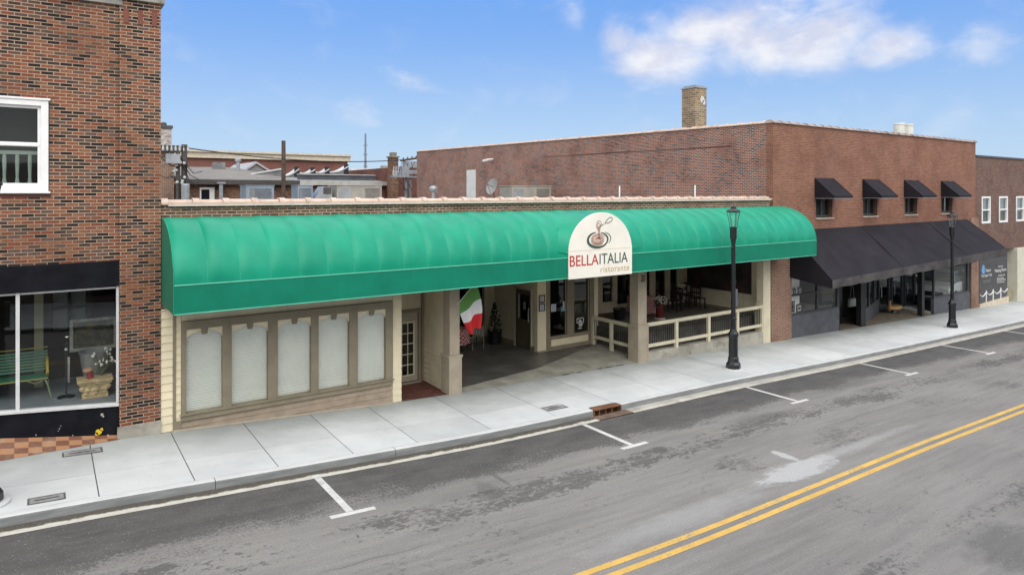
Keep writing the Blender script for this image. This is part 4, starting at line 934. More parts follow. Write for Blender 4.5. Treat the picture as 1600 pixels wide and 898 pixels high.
text('ristorante', 'lettering_tan', tan_, sg, a3.x, b3.x, YS, zb_ - .235, zb_ - .07, .006, space=1.15)
m = B(); q0 = sp(155, 545); q1 = sp(860, 505); m.tube([q0, (q1.x, YS, q0.z)], .004, 4); m.build('rule_line', tan_, sg)
c0 = sp(482, 408); rx = (sp(600, 408).x - sp(365, 408).x) / 2; rzv = (sp(482, 320).z - sp(482, 498).z) / 2
def arc_(m, cx, cz, rx, rz_, a0, a1, w0, w1, n=40):
    A = []
    for k in range(n + 1):
        t = rad(a0 + (a1 - a0) * k / n); f = math.sin(math.pi * k / n) ** .6; wd = w0 + (w1 - w0) * f
        A.append((m.b.verts.new((cx + (rx + wd / 2) * math.cos(t), YS - .004, cz + (rz_ + wd / 2) * math.sin(t))), m.b.verts.new((cx + (rx - wd / 2) * math.cos(t), YS - .004, cz + (rz_ - wd / 2) * math.sin(t)))))
    for k in range(n): m.b.faces.new([A[k][0], A[k + 1][0], A[k + 1][1], A[k][1]])
def solid(m, d=.003):
    g = bmesh.ops.extrude_face_region(m.b, geom=list(m.b.faces)); bmesh.ops.translate(m.b, vec=(0, d, 0), verts=[q for q in g['geom'] if isinstance(q, bmesh.types.BMVert)]); return m
m = B(); arc_(m, c0.x, c0.z, rx, rzv, 100, 330, .01, .085); arc_(m, c0.x, c0.z, rx * .97, rzv * .97, -60, 75, .01, .06); arc_(m, c0.x + .03, c0.z + .02, rx * 1.2, rzv * 1.02, -35, 60, .006, .03); solid(m).build('bowl', dkg, sg)
m = B(); arc_(m, c0.x, c0.z, .16, .12, 0, 360, .14, .14); solid(m, .0015).build('pasta', mat('pasta_pink', (.66, .46, .37), .6), sg)
m = B()
for (r, ph) in ((.30, 20), (.25, 80), (.2, 150), (.15, 230), (.1, 300), (.06, 20)): arc_(m, c0.x + .01, c0.z, r * rx / .42, r * rzv / .42 , ph, ph + 290, .008, .016)
nb = sp(495, 243); 
for (r, ph) in ((.11, 0), (.075, 90), (.045, 200)): arc_(m, nb.x, nb.z, r * .9, r * 1.25, ph, ph + 300, .006, .014)
for dx_ in (-.03, 0, .03): arc_(m, nb.x + .03 + dx_, (nb.z + c0.z) / 2 - .02, .04, .22, 100, 250, .006, .012)
solid(m).build('noodles', mat('noodle_line', (.24, .07, .05), .6), sg)
f0 = sp(555, 222); f1 = sp(640, 165); fm = sp(612, 185); m = B()
m.tube([sp(520, 245), f0], [.012, .008], 6); ang = math.atan2(f1.z - f0.z, f1.x - f0.x); L_ = (f1 - f0).length / 2
pts = []
for k in range(25):
    t = 6.283 * k / 24; lx, lz = L_ * math.cos(t), .055 * math.sin(t) * (1 + .5 * math.cos(t)); pts.append((fm.x - .02 + lx * math.cos(ang) - lz * math.sin(ang), YS, fm.z + lx * math.sin(ang) + lz * math.cos(ang)))
m.tube(pts, .011, 6); m.build('fork', dkg, sg)

# ------------------------------------------------------------------ two-storey brick building on the right
br_ = thing('brick_building', 'two-storey red brick building with four window awnings and a long black shop awning', 'building', (33, 16.05, -.6))
UW = [(26.72, 27.98), (30.52, 31.76), (34.36, 35.6), (38.22, 39.5)]
m = B(); m.wall('x', 23.72, 42.35, -2, 8.22, FY, FY + .3, [(a, b, 4.38, 6.0) for a, b in UW] + [(24.88, 41.66, -3, 3.3)]); m.build('front_wall', 'brick_front', br_)
for (a, b) in ((23.505, 24.88), (41.66, 42.6)): m = B(); m.box(a, b, 15.985, FY + .28, -2, 4.1); m.build('pier', 'brick_pier', br_)
m = B(); m.extr([(16.351, -.5), (47, -.5), (47, 8.62), (16.351, 8.225)], 'x', 23.72, 24.02); m.build('side_wall', 'brick_side', br_)
def flashm(): return mat('flash_line', (.09, .055, .05), .8)
m = B(); m.extr([(18, 7.40), (31, 7.52), (31, 7.55), (18, 7.43)], 'x', 23.70, 23.719); m.build('flashing', flashm(), br_)
m = B(); m.box(24.02, 42.3, 16.35, 47, 7.5, 7.6); m.box(42.05, 42.35, 16.35, 47, 2, 8.2); m.build('roof', 'gravelroof', br_)
m = B(); m.box(23.66, 42.4, FY - .07, FY + .35, 8.222, 8.25); tiles(m, 23.66, 42.36, FY + .12, 8.25, .6, .075); m.build('coping', 'coping_dark', br_)
m = B(); m.box(23.66, 24.08, 16.4, 47, 8.222, 8.25); tiles(m, 16.4, 47, 23.87, 8.25, .6, .075, axis='y')
for v_ in m.b.verts: v_.co.z += (v_.co.y - 16.35) * .0129
m.build('coping', 'coping_tile', br_)
m = B(); m.box(25.0, 25.8, 21.0, 21.8, 7.6, 10.36); chm = m.build('chimney', 'brick_buff', br_)
m = B(); m.box(24.96, 25.84, 20.96, 21.84, 10.36, 10.42); m.box(25.05, 25.75, 21.05, 21.75, 10.42, 10.5); m.build('cap', 'galv', chm)
m = B(); blobf(m, 25.5, 9.85, .16, 20.998, 13, 1.0); blobf(m, 25.62, 9.7, .12, 20.998, 9, .9); m.build('render_patch', mat('render_patch', (.55, .53, .5), .9), chm)
for x in (40.15, 41.15): m = B(); m.lathe(x + .3, 19.2, [(.3, 7.6), (.3, 9.35), (.33, 9.38), (.3, 9.45)], 12); m.build('flue', mat('flue_white', (.55, .55, .5), .7, .15, 2, streak=.3), br_)
for a, b in UW:
    m = B(); m.wall('x', a, b, 4.42, 6.0, FY + .13, FY + .2, [(a + .07, (a + b) / 2 - .03, 4.5, 5.95), ((a + b) / 2 + .03, b - .07, 4.5, 5.95)]); wf = m.build('window', mat('win_dark', (.06, .062, .065), .5), br_)
    m = B(); m.poly([(a, FY + .17, 4.42), (b, FY + .17, 4.42), (b, FY + .17, 6), (a, FY + .17, 6)]); m.build('pane', 'glass_dim', wf)
    m = B(); m.extr([(a + (b - a) * k / 24, FY + .3 + .03 * (k % 2)) for k in range(25)] + [(b, FY + .34), (a, FY + .34)], 'z', 4.5, 5.9); m.build('curtain', mat('curtain', (.33, .36, .38), .8), wf)
    m = B(); m.box(a - .05, b + .05, FY - .05, FY + .13, 4.34, 4.40); m.build('sill', mat('sill_cream', (.45, .38, .3), .8), wf)
m = B(); m.box(26, 40, FY + .6, FY + .7, 4, 6.3); m.build('room_back', 'dark_wood', br_)
lab = ['small black awning over the upper window nearest the green awning', 'small black awning over the second upper window from the green awning', 'small black awning over the third upper window from the green awning', 'small black awning over the upper window farthest from the green awning']
def small_awning(x0, x1, label):
    t = thing('window_awning', label, 'awning', (0, 0, 0), 'small black awnings over the upper windows')
    w_ = x1 - x0; y0, y1, zt, zl, zb2 = -.01, -.86, 6.08, 5.33, 5.22
    m = B(); n = 8
    V = [[m.b.verts.new((w_ * i / n, y0 + (y1 - y0) * j / 6, zt + (zl - zt) * j / 6 - .02 * math.sin(math.pi * j / 6) - .012 * abs(math.sin(math.pi * i / 4)))) for j in range(7)] for i in range(n + 1)]
    for i in range(n):
        for j in range(6): m.b.faces.new([V[i][j], V[i + 1][j], V[i + 1][j + 1], V[i][j + 1]])
    m.build('canopy', 'black_canvas', t, smooth=True)
    for x in (0, w_): m = B(); m.extr([(y0, zt), (y1, zl), (y1, zb2), (y0, zb2)], 'x', x - .005, x + .005); m.build('side_panel', 'black_canvas', t)
    m = B(); m.box(0, w_, y1 - .004, y1 + .004, zb2 - .01, zl); m.build('valance', 'black_canvas', t)
    m = B(); m.tube([(0, y1, zb2), (w_, y1, zb2)], .015, 6); m.tube([(0, y1, zb2), (0, y0, zb2)], .015, 6); m.tube([(w_, y1, zb2), (w_, y0, zb2)], .015, 6); m.build('frame', mat('aw_frame', (.2, .2, .21), .5), t)
    t.location = (x0, FY, 0); return t
sa = small_awning(26.62, 28.07, lab[0])
for (x, l) in zip((30.44, 34.27, 38.18), lab[1:]): dup(sa, (x, FY, 0), l)
# long black shop awning
ba = thing('shop_awning', 'long sloping black canvas awning over the shop windows', 'awning', (33, 16.0, 2))
bx0, bx1 = 24.76, 41.2
def bt(x, f):  # f 0 wall .. 1 front
    g = (x - bx0) / (bx1 - bx0); zt = 3.93 + .1 * g; zf = 2.12 + .45 * g
    return (FY - .02 - (FY - .02 - 14.2) * f, zt + (zf - zt) * f)
segs = [bx0, 30.3, 36.6, bx1]
for s0, s1 in zip(segs[:-1], segs[1:]):
    m = B(); n = 20
    V = []
    for i in range(n + 1):
        x = s0 + .006 + (s1 - s0 - .012) * i / n; col_ = []
        for j in range(9):
            y, z = bt(x, j / 8); col_.append(m.b.verts.new((x, y, z - .035 * math.sin(math.pi * j / 8) - .02 * abs(math.sin(math.pi * i / n * 4)) * math.sin(math.pi * j / 8))))
        V.append(col_)
    for i in range(n):
        for j in range(8): m.b.faces.new([V[i][j], V[i + 1][j], V[i + 1][j + 1], V[i][j + 1]])
    m.build('canopy', 'black_canvas', ba, smooth=True)
    m = B(); n = 40; V = []
    for i in range(n + 1):
        x = s0 + .004 + (s1 - s0 - .008) * i / n; g = (x - bx0) / (bx1 - bx0); y, z = bt(x, 1); zb3 = 1.80 + .37 * g + .012 * math.sin(x * 5)
        V.append((m.b.verts.new((x, y, z)), m.b.verts.new((x, y + .01 * math.sin(x * 3), zb3))))
    for i in range(n): m.b.faces.new([V[i][0], V[i + 1][0], V[i + 1][1], V[i][1]])
    m.build('valance', 'canvas_edge', ba)
m = B()
for x in (30.3, 36.6): m.tube([(x, bt(x, f)[0], bt(x, f)[1] - .012) for f in (0, .33, .66, 1)], .02, 5)
m.build('seam', 'black_canvas', ba)
for x, g in ((bx0, 0), (bx1, 1)):
    m = B(); m.extr([bt(x, 0), bt(x, 1), (14.2, 1.80 + .37 * g), (FY - .02, 2.05 + .37 * g)], 'x', x - .005, x + .005); m.build('side_panel', 'black_canvas', ba)
m = B(); m.tube([(bx0, 14.23, 2.1), (bx1, 14.23, 2.55)], .025, 6)
for i in range(7):
    x = bx0 + (bx1 - bx0) * i / 6; m.tube([(x, 14.25, 2.1 + .45 * i / 6), (x, FY, 2.5 + .3 * i / 6)], .018, 6)
m.build('frame', 'black_metal', ba)
# shopfront
M['shop_dark'] = mat('shop_dark', (.045, .05, .058), .4, .2, 2); M['shop_kick'] = mat('shop_kick', (.085, .09, .105), .5, .2, 2.5, dirt=(.16, .16, .165), dirtamt=.3)
for (a, b, c, d) in ((24.9, 28.5, -1.2, .46), (37.4, 41.64, -1.6, .06)): m = B(); m.box(a, b, FY - .01, FY + .15, c, d); m.build('kick_panel', 'shop_kick', br_, bev=.006)
m = B(); m.wall('x', 24.9, 28.5, .46, 3.2, FY + .0, FY + .1, [(24.98, 26.82, .54, 1.24), (24.98, 26.82, 1.31, 3.1), (26.96, 28.38, .54, 1.24 if False else 3.1)]); m.box(26.96, 28.38, FY + .02, FY + .08, 1.84, 1.88); m.build('shopfront_frame', 'shop_dark', br_, bev=.005)
m = B(); m.wall('x', 37.4, 41.64, .06, 3.2, FY + .0, FY + .1, [(37.52, 41.36, .14, 3.1)]); m.build('shopfront_frame', 'shop_dark', br_, bev=.005)
for (a, b, c) in ((24.95, 28.4, .5), (37.5, 41.4, .1)):
    m = B(); m.poly([(a, FY + .05, c), (b, FY + .05, c), (b, FY + .05, 3.15), (a, FY + .05, 3.15)]); m.build('shop_window', 'glass_clear', br_)
for (a, b, c) in ((30.3, 30.72, -.02), (36.1, 36.38, -.01), (28.42, 28.6, .02)): m = B(); m.box(a, b, FY + c, FY + .22, -1.3, 3.2); m.build('column', 'black_paint', br_, bev=.01)
# recess: angled display window, back doors
A_, B_ = Vector((30.72, 16.15)), Vector((35.1, 17.65))
def slab(m, p, q, z0, z1, th=.06):
    d = (q - p).normalized(); n_ = Vector((-d.y, d.x)) * th
    m.extr([(p.x, p.y), (q.x, q.y), (q.x + n_.x, q.y + n_.y), (p.x + n_.x, p.y + n_.y)], 'z', z0, z1)
m = B(); slab(m, A_, B_, -1.3, .04, .1); m.build('kick_panel', 'shop_kick', br_)
m = B(); slab(m, A_, B_, .04, .1, .09); slab(m, A_, B_, 2.9, 3.2, .09)
for f in (0, .34, .68, 1): 
    p = A_.lerp(B_, f); m.box(p.x - .05, p.x + .05, p.y - .02, p.y + .1, .04, 3.2)
m.build('shopfront_frame', 'shop_dark', br_)
m = B(); m.poly([(A_.x, A_.y + .05, .05), (B_.x, B_.y + .05, .05), (B_.x, B_.y + .05, 3.1), (A_.x, A_.y + .05, 3.1)]); m.build('shop_window', 'glass', br_)
for (x0, x1) in ((35.15, 36.35), (36.5, 37.75), (37.9, 39.1)):
    m = B(); m.wall('x', x0, x1, -1.0, 2.6, 17.7, 17.8, [(x0 + .14, x1 - .14, -.5, 2.5)]); d_ = m.build('door', 'shop_dark', br_)
    m = B(); m.poly([(x0, 17.75, -.9), (x1, 17.75, -.9), (x1, 17.75, 2.55), (x0, 17.75, 2.55)]); m.build('pane', 'glass_dim', d_)
    m = B(); m.tube([(x0 + .2, 17.66, .1), (x0 + .2, 17.64, .2), (x0 + .2, 17.64, .55), (x0 + .2, 17.66, .65)], .015, 6); m.build('handle', 'alu', d_)
m = B(); slab(m, Vector((39.1, 17.75)), Vector((37.42, 16.2)), -1.0, -.1); slab(m, Vector((39.1, 17.75)), Vector((37.42, 16.2)), 2.7, 3.2); m.build('side_panel', 'shop_dark', br_)
m = B(); m.poly([(39.1, 17.7, -.1), (37.42, 16.15, -.1), (37.42, 16.15, 2.7), (39.1, 17.7, 2.7)]); m.build('shop_window', 'glass', br_)
m = B(); m.poly([(28.5, 16.0, gz(28.5, 16) + .006), (37.4, 16.0, gz(37.4, 16) + .006), (39.2, 17.8, -.68), (28.5, 17.8, -.58)]); o = m.build('recess_floor', mat('recess_tile', (.17, .145, .105), .8, .25, 3, dirt=(.09, .08, .06), dirtamt=.5)); struct(o)
m = B(); m.box(24.9, 42.0, 20.5, 20.6, -1.5, 3.3); m.box(24.8, 24.9, FY + .3, 20.6, -1.5, 3.3); m.box(24.9, 42.0, FY + .3, 20.6, 3.2, 3.3); m.build('interior_wall', 'dark_room', br_)
m = B(); m.box(28.6, 30.3, 16.9, 16.96, -1, 3.2); m.build('dark_door', 'black_paint', br_)
m = B(); m.box(24.95, 28.4, FY + .16, 18.2, .3, .46); m.box(37.4, 45.0, FY + .16, 20.4, -.9, -.62); m.build('display_floor', mat('display_grey', (.55, .56, .54), .7), br_)
pn = thing('display_panel', 'white display panel standing in the left part of the black awning shop window', 'panel', (25.7, 16.75, .46))  # display panel carrying the framed pictures, not a room divider
m = B(); m.box(24.97, 26.02, 16.36, 16.41, .47, 2.6); m.build('board', mat('panel_white', (.88, .91, .88), .7, .04), pn)
m = B(); m.box(25.0, 26.0, 16.38, 16.7, .46, .49); m.build('foot', 'black_metal', pn)
pics = [(1239, 450, 1243, 461, 'upper left'), (1246.5, 448, 1253.5, 462, 'upper right'), (1237.5, 470, 1241.5, 488, 'lower left, partly hidden'), (1244.5, 474, 1253.5, 489, 'lower right')]
for (u0, v0, u1, v1, pl) in pics:
    a = PT(u0, v1, 16.34); b = PT(u1, v0, 16.34)
    t = thing('picture_frame', 'black framed picture on the white shop panel, ' + pl, 'picture', (a.x, 16.34, a.z), 'framed pictures on the white shop panel')
    m = B(); m.wall('x', a.x, b.x, a.z, b.z, 16.33, 16.355, [(a.x + .06, b.x - .06, a.z + .06, b.z - .06)]); m.build('frame', 'black_paint', t)
    m = B(); m.box(a.x + .05, b.x - .05, 16.345, 16.356, a.z + .05, b.z - .05); m.build('mount', 'white_paint', t)
    m = B(); m.box(a.x + .12, b.x - .12, 16.34, 16.344, a.z + .13, b.z - .13); m.build('print', mat('print_grey', (.14, .13, .12), .6, .5, 12), t)
# bag, wooden piece, car
hb = thing('hanging_bag', 'pale grey handbag hanging in the dark shop doorway', 'bag', (29.9, 16.8, .3))
a = PT(1326, 480, 16.8); b = PT(1337, 465, 16.8)
m = B(); m.extr([(a.x, a.z), (b.x, a.z), (b.x - .02, b.z - .03), (b.x - .12, b.z), (a.x + .12, b.z), (a.x + .02, b.z - .03)], 'y', 16.74, 16.86); m.build('body', mat('bag_grey', (.36, .37, .36), .5, .1), hb, bev=.03)
m = B(); mx_ = (a.x + b.x) / 2; m.tube([(a.x + .12, 16.8, b.z - .02), (mx_ - .05, 16.8, b.z + .75), (mx_ + .05, 16.8, b.z + .75), (b.x - .12, 16.8, b.z - .02)], .012, 5); m.build('strap', mat('strap_grey', (.25, .25, .24), .6), hb)
q = PT(1398, 489, 17.1); wp = thing('wooden_ornament', 'low tan wooden piece standing on the floor of the shop recess', 'wooden piece', (q.x, 17.1, -.63))
m = B(); m.lathe(q.x, 17.1, [(.25, -.45), (.42, -.42), (.45, -.34), (.40, -.28), (.3, -.28)], 18, 1.25, .6); m.build('bowl', mat('tan_wood', (.46, .29, .12), .6, .25, 6), wp, smooth=True)
m = B(); m.lathe(q.x, 17.1, [(.28, -.64), (.3, -.6), (.22, -.46)], 12, 1.1, .6); m.build('base', 'black_paint', wp)
m = B(); m.box(q.x - .5, q.x - .35, 17.1, 17.16, -.5, .02); m.build('upright', mat('tan_wood2', (.30, .21, .10), .6), wp)

def car(label, x, y, z, rz=0):
    t = thing('reflection_car', label, 'car', (0, 0, 0))  # whole car added indoors to stand in for a reflection in the glass
    side = [(-2.15, .35), (-2.2, .6), (-2.12, .85), (-1.2, 1.0), (-.55, 1.45), (.9, 1.52), (1.75, 1.1), (2.15, 1.0), (2.2, .45), (2.1, .3)]
    body = [(-2.12, .28), (-2.2, .5), (-2.15, .8), (-1.95, .9), (-1.15, 1.0), (1.9, 1.05), (2.18, .9), (2.18, .4), (2.1, .28)]
    m = B(); m.extr(body, 'y', -.86, .86); m.build('body', mat('car_white', (.68, .70, .70), .25, .04, spec=.6, coat=.5), t, bev=.07)
    cab = [(-1.15, 1.0), (-.45, 1.46), (.1, 1.53), (.95, 1.5), (1.75, 1.04)]
    m = B(); V0 = [m.b.verts.new((px, -.80 + (.14 if pz > 1.2 else 0), pz)) for px, pz in cab]; V1 = [m.b.verts.new((px, .80 - (.14 if pz > 1.2 else 0), pz)) for px, pz in cab]
    m.b.faces.new(V0); m.b.faces.new(V1[::-1])
    for i in range(4): m.b.faces.new([V0[i], V0[i + 1], V1[i + 1], V1[i]])
    m.b.faces.new([V0[0], V0[4], V1[4], V1[0]]); m.build('windows', mat('car_glass', (.10, .15, .145), .12, .1, spec=.8), t, bev=.03)
    m = B(); m.extr([(-.5, 1.455), (.1, 1.545), (1.0, 1.515), (.95, 1.49), (.1, 1.52), (-.45, 1.43)], 'y', -.68, .68); m.build('roof', mat('car_white2', (.68, .70, .70), .25, .04, coat=.5), t, bev=.01)
    for wx in (-1.35, 1.35):
        for s_ in (-1, 1):
            m = B(); m.lathe(0, 0, [(.30, -.11), (.335, -.09), (.335, .09), (.30, .11)], 24)
            bmesh.ops.rotate(m.b, matrix=Matrix.Rotation(rad(90), 3, 'X'), verts=m.b.verts); bmesh.ops.translate(m.b, vec=(wx, s_ * .80, .335), verts=m.b.verts); wh = m.build('wheel', mat('tyre', (.02, .02, .02), .8), t)
            m = B(); m.lathe(0, 0, [(.2, -.115), (.21, -.118), (.08, -.125), (.05, .125), (.21, .118)], 20); bmesh.ops.rotate(m.b, matrix=Matrix.Rotation(rad(90), 3, 'X'), verts=m.b.verts); bmesh.ops.translate(m.b, vec=(wx, s_ * .80, .335), verts=m.b.verts); m.build('rim', 'alu', wh)
    for s_ in (-1, 1):
        m = B(); m.rbox((-2.12, s_ * .62, .74), (.14, .36, .13), 0); m.build('headlight', mat('lamp_glass', (.55, .58, .58), .15, spec=.8), t, bev=.03)
    m = B(); m.box(-2.22, -2.15, -.55, .55, .42, .62); m.build('grille', 'black_paint', t)
    m = B(); m.box(-1.2, 1.6, -.872, -.862, .55, .58); m.build('trim', 'black_paint', t)
    t.location = (x, y, z); t.rotation_euler = (0, 0, rz); return t
car('white car added behind the right-hand shop window, standing in for a reflection', 41.55, 17.28, -.52, rad(7))
bpy.data.objects['reflection_car'].scale = (1.08, 1.08, 1.12)

# ------------------------------------------------------------------ building at the far right
bf = thing('brick_building', 'dark brick building with white sash windows at the right edge of the photograph', 'building', (50, 16.05, -1))
FW = [(43.18, 44.34), (45.55, 46.78), (48.05, 49.3), (50.6, 51.85)]
m = B(); m.wall('x', 42.36, 66, -3, 7.45, FY + .02, FY + .3, [(a, b, 3.73, 5.25) for a, b in FW] + [(42.6, 56, -4, 2.15)]); m.box(65.7, 66, FY + .3, 40, -2, 7.4); m.build('front_wall', 'brick_far', bf)
m = B(); m.box(42.36, 66.1, FY - .04, FY + .35, 7.45, 7.55); m.build('coping', mat('coping_black', (.05, .055, .065), .5), bf)
m = B(); m.box(42.36, 66, FY + .3, 40, 6.9, 7.0); m.build('roof', 'gravelroof', bf)
for a, b in FW:
    m = B(); m.wall('x', a, b, 3.73, 5.25, FY - .01, FY + .12, [(a + .1, b - .1, 3.84, 4.45), (a + .1, b - .1, 4.52, 5.15)]); wf = m.build('window', 'white_paint', bf, bev=.006)
    m = B(); m.poly([(a, FY + .08, 3.8), (b, FY + .08, 3.8), (b, FY + .08, 5.2), (a, FY + .08, 5.2)]); m.build('pane', 'glass_dim', wf)
    m = B()
    for k in range(20): m.box(a + .06, b - .06, FY + .2, FY + .205, 3.8 + k * .072, 3.85 + k * .072)
    m.build('blind', 'blind', wf)
m = B(); m.box(42.6, 56, FY + 1.2, FY + 1.3, -3, 2.4); m.build('room_back', 'dark_room', bf)
m = B(); m.box(46.9, 47.75, FY + .4, FY + .45, -1.2, 2.1); m.build('door', 'glass_dim', bf)
m = B(); m.box(46.7, 47.75, FY + .1, FY + .39, -1.4, -.35); m.build('door_kick', mat('kick_yellow', (.30, .27, .18), .7), bf)
for x in (47.8, 51.5): m = B(); m.box(x, x + 1.5, FY - .15, FY + .5, -2, 2.15); m.build('column', mat('column_cream', (.55, .53, .43), .7, .08, 2, streak=.2), bf, bev=.02)
m = B(); m.extr([(42.75, -1.6), (46.7, -1.6), (46.7, -.62), (42.75, -.72)], 'y', FY - .08, FY + .1); m.build('base_slab', mat('slab_cream', (.58, .50, .38), .8), bf)
# sign on its ground floor
m_s = mat('sign_grey', (.055, .055, .057), .35, .2, 2); wht = mat('sign_white', (.62, .63, .63), .6, .04)
sn = thing('shop_sign', 'dark grey window sign with white lettering and a printed row of chained posts', 'sign', (44.7, FY - .03, -.7))
m = B(); m.box(42.75, 46.62, FY - .03, FY + .02, -.72, 1.95); m.build('panel', m_s, sn)
YG = FY - .032
def q_(cu, cv): return PT(1525 + cu / 11.23, 400 + cv / 11.23, YG)
def tx(body, cu0, cv0, cu1, cv1, mt=wht):
    a = q_(cu0, (cv0 + cv1) / 2); b = q_(cu1, (cv0 + cv1) / 2); mid = (cu0 + cu1) / 2; z0 = q_(mid, cv1).z; z1 = q_(mid, cv0).z
    text(body, 'lettering', mt, sn, a.x, b.x, YG, z0, z1, .004)
tx('Tieback', 165, 222, 262, 275); tx('The Open Trail', 92, 315, 274, 375); tx('Events and tours', 120, 412, 262, 440, mat('sign_dim', (.25, .25, .25), .6)); tx('open daily', 130, 448, 240, 475, mat('sign_dim', (.25, .25, .25), .6))
tx('Family', 392, 165, 470, 200); tx('Meeting Room', 330, 215, 530, 290); tx('Suite B', 392, 318, 502, 350); tx('Parties', 370, 372, 490, 405); tx('Meetings, Events', 370, 405, 520, 440); tx('Catering', 372, 442, 495, 474)
m = B(); a = q_(100, 300); b = q_(158, 185); blobf(m, (a.x + b.x) / 2, (a.z + b.z) / 2, (b.x - a.x) / 2, YG, 14, 1.2); m.build('emblem', mat('emblem_blue', (.12, .30, .55), .5), sn)
m = B(); prev = None
posts = [(180, 605, 810), (302, 582, 780), (435, 552, 750)]
for (cu, c0_, c1_) in posts:
    a = q_(cu, c1_); b = q_(cu, c0_); m.box(a.x - .07, a.x + .07, YG - .004, YG, a.z, b.z)
chain = [(70, 680), (105, 712), (140, 690), (172, 640), (180, 632), (205, 655), (238, 682), (270, 660), (302, 610), (330, 640), (362, 660), (400, 640), (435, 582), (460, 612), (490, 632), (520, 612), (546, 572)]
m.tube([q_(*c) for c in chain], .035, 5); m.build('printed_posts', wht, sn)

# ------------------------------------------------------------------ street lamps, covers, drain
def lamp(label, x, y, z):
    t = thing('street_lamp', label, 'street lamp', (0, 0, 0), 'black lantern street lamps along the kerb')
    m = B(); m.lathe(0, 0, [(.38, -.02), (.38, .02), (.36, .03)], 28); m.build('footing', 'paving', t)
    m = B(); m.lathe(0, 0, [(.255, .03), (.275, .05), (.27, .16), (.215, .24), (.20, .30), (.20, .36), (.178, .40), (.17, 1.02), (.19, 1.06), (.205, 1.10), (.195, 1.16), (.14, 1.22), (.11, 1.30)], 8); m.build('base', 'black_metal', t, bev=.008)
    m = B(); m.lathe(0, 0, [(.095, 1.25), (.09, 1.6), (.115, 1.62), (.115, 1.66), (.085, 1.68), (.075, 4.1), (.095, 4.12), (.095, 4.2), (.065, 4.22)], 12); m.build('pole', 'black_metal', t, smooth=True)
    m = B()
    for zz in (2.82, 3.72): m.tube([(-.15, 0, zz), (.15, 0, zz)], .013, 6); m.ball((-.16, 0, zz), .022, 1); m.ball((.16, 0, zz), .022, 1)
    m.ball((-.12, -.02, 3.95), .05, 1); m.ball((-.10, -.03, 1.52), .05, 1); m.build('banner_arm', 'black_metal', t, smooth=True)
    m = B(); m.box(.07, .19, -.06, .06, 2.02, 2.58); m.build('control_box', mat('box_grey', (.10, .115, .135), .5), t, bev=.02)
    m = B(); m.lathe(0, 0, [(.08, 4.18), (.11, 4.22), (.125, 4.26), (.13, 4.58), (.14, 4.6), (.09, 4.62)], 12)
    for k in range(6):
        a = 6.283 * k / 6; m.tube([(.13 * math.cos(a), .13 * math.sin(a), 4.58), (.165 * math.cos(a), .165 * math.sin(a), 4.82), (.232 * math.cos(a), .232 * math.sin(a), 5.1)], .010, 5)
    m.lathe(0, 0, [(.24, 5.09), (.26, 5.10), (.26, 5.13), (.24, 5.14), (.12, 5.21), (.095, 5.22), (.095, 5.26), (.05, 5.29), (.015, 5.30), (.012, 5.34)], 16); m.build('lantern', 'black_metal', t)
    m = B(); m.lathe(0, 0, [(.12, 4.63), (.155, 4.82), (.222, 5.085)], 16); m.b.faces.ensure_lookup_table(); m.build('lantern_glass', 'glass_clear', t, smooth=True)
    for c_ in t.children:
        for v_ in c_.data.vertices: v_.co.x *= .86; v_.co.y *= .86
    t.location = (x, y, z); return t
lp = lamp('black lantern street lamp standing before the patio railing', 18.47, 13.95, gz(18.47, 13.95))
dup(lp, (34.2, 13.9, gz(34.2, 13.9)), 'black lantern street lamp farther up the pavement before the black shop awning')
dup(lp, (-.745, 13.67, gz(-.745, 13.67)), 'black street lamp cut off by the left edge of the photograph')
def cover(label, x, y, w_, d_, rotn=0, tiltx=-.045):
    t = thing('utility_cover', label, 'utility cover', (0, 0, 0)); t.location = (x, y, gz(x, y)); 
    m = B(); m.wall('x', -w_ / 2, w_ / 2, -d_ / 2, d_ / 2, 0, .006, [(-w_ / 2 + .03, w_ / 2 - .03, -d_ / 2 + .03, d_ / 2 - .03)])
    for v_ in m.b.verts: v_.co = (v_.co.x, v_.co.z, v_.co.y + v_.co.x * tiltx)
    m.build('rim', mat('rim_iron', (.10, .095, .09), .7, .3, 9), t)
    m = B(); m.poly([(sx * (w_ / 2 - .03), sy * (d_ / 2 - .03), .004 + sx * (w_ / 2 - .03) * tiltx) for sx, sy in ((-1, -1), (1, -1), (1, 1), (-1, 1))]); m.build('lid', mat('lid_grey', (.27, .27, .265), .8, .3, 5, dirt=(.12, .11, .1), dirtamt=.8), t)
    m = B()
    m.box(-w_ * .32, w_ * .32, -.012, .012, .005, .008)
    for v_ in m.b.verts: v_.co.z += v_.co.x * tiltx
    m.build('slot', 'black_paint', t); t['_x'] = 1; return t
cover('long grey utility cover in the pavement by the checkered tiles', .64, 15.48, .66, .28)
cover('grey utility cover near the kerb by the left street lamp', .06, 13.48, .52, .28)
cover('grey utility cover near the kerb by the rusty storm drain', 10.88, 13.72, .66, .32, tiltx=-.03)
sd = thing('storm_drain', 'rusty iron storm drain inlet set into the kerb', 'storm drain', (12.1, 13.1, -.2))
zt_ = gz(12.1, 13.05)
def zk(x): return (x - 12.1) * -.025
m = B()
m.extr([(XDR0, zt_ + .006 - zk(12.58)), (XDR1, zt_ + .006 + zk(12.58)), (XDR1, zt_ - .03 + zk(12.58)), (XDR0, zt_ - .03 - zk(12.58))], 'y', 13.02, 13.28); m.build('hood', 'rust', sd, bev=.012)
m = B(); m.box(XDR0, XDR0 + .03, 13.03, 13.27, zt_ - .3, zt_ - .03); m.box(XDR1 - .03, XDR1, 13.03, 13.27, zt_ - .3, zt_ - .04); m.box(XDR0, XDR1, 13.26, 13.29, zt_ - .5, zt_ - .03); m.build('throat', 'rust', sd)
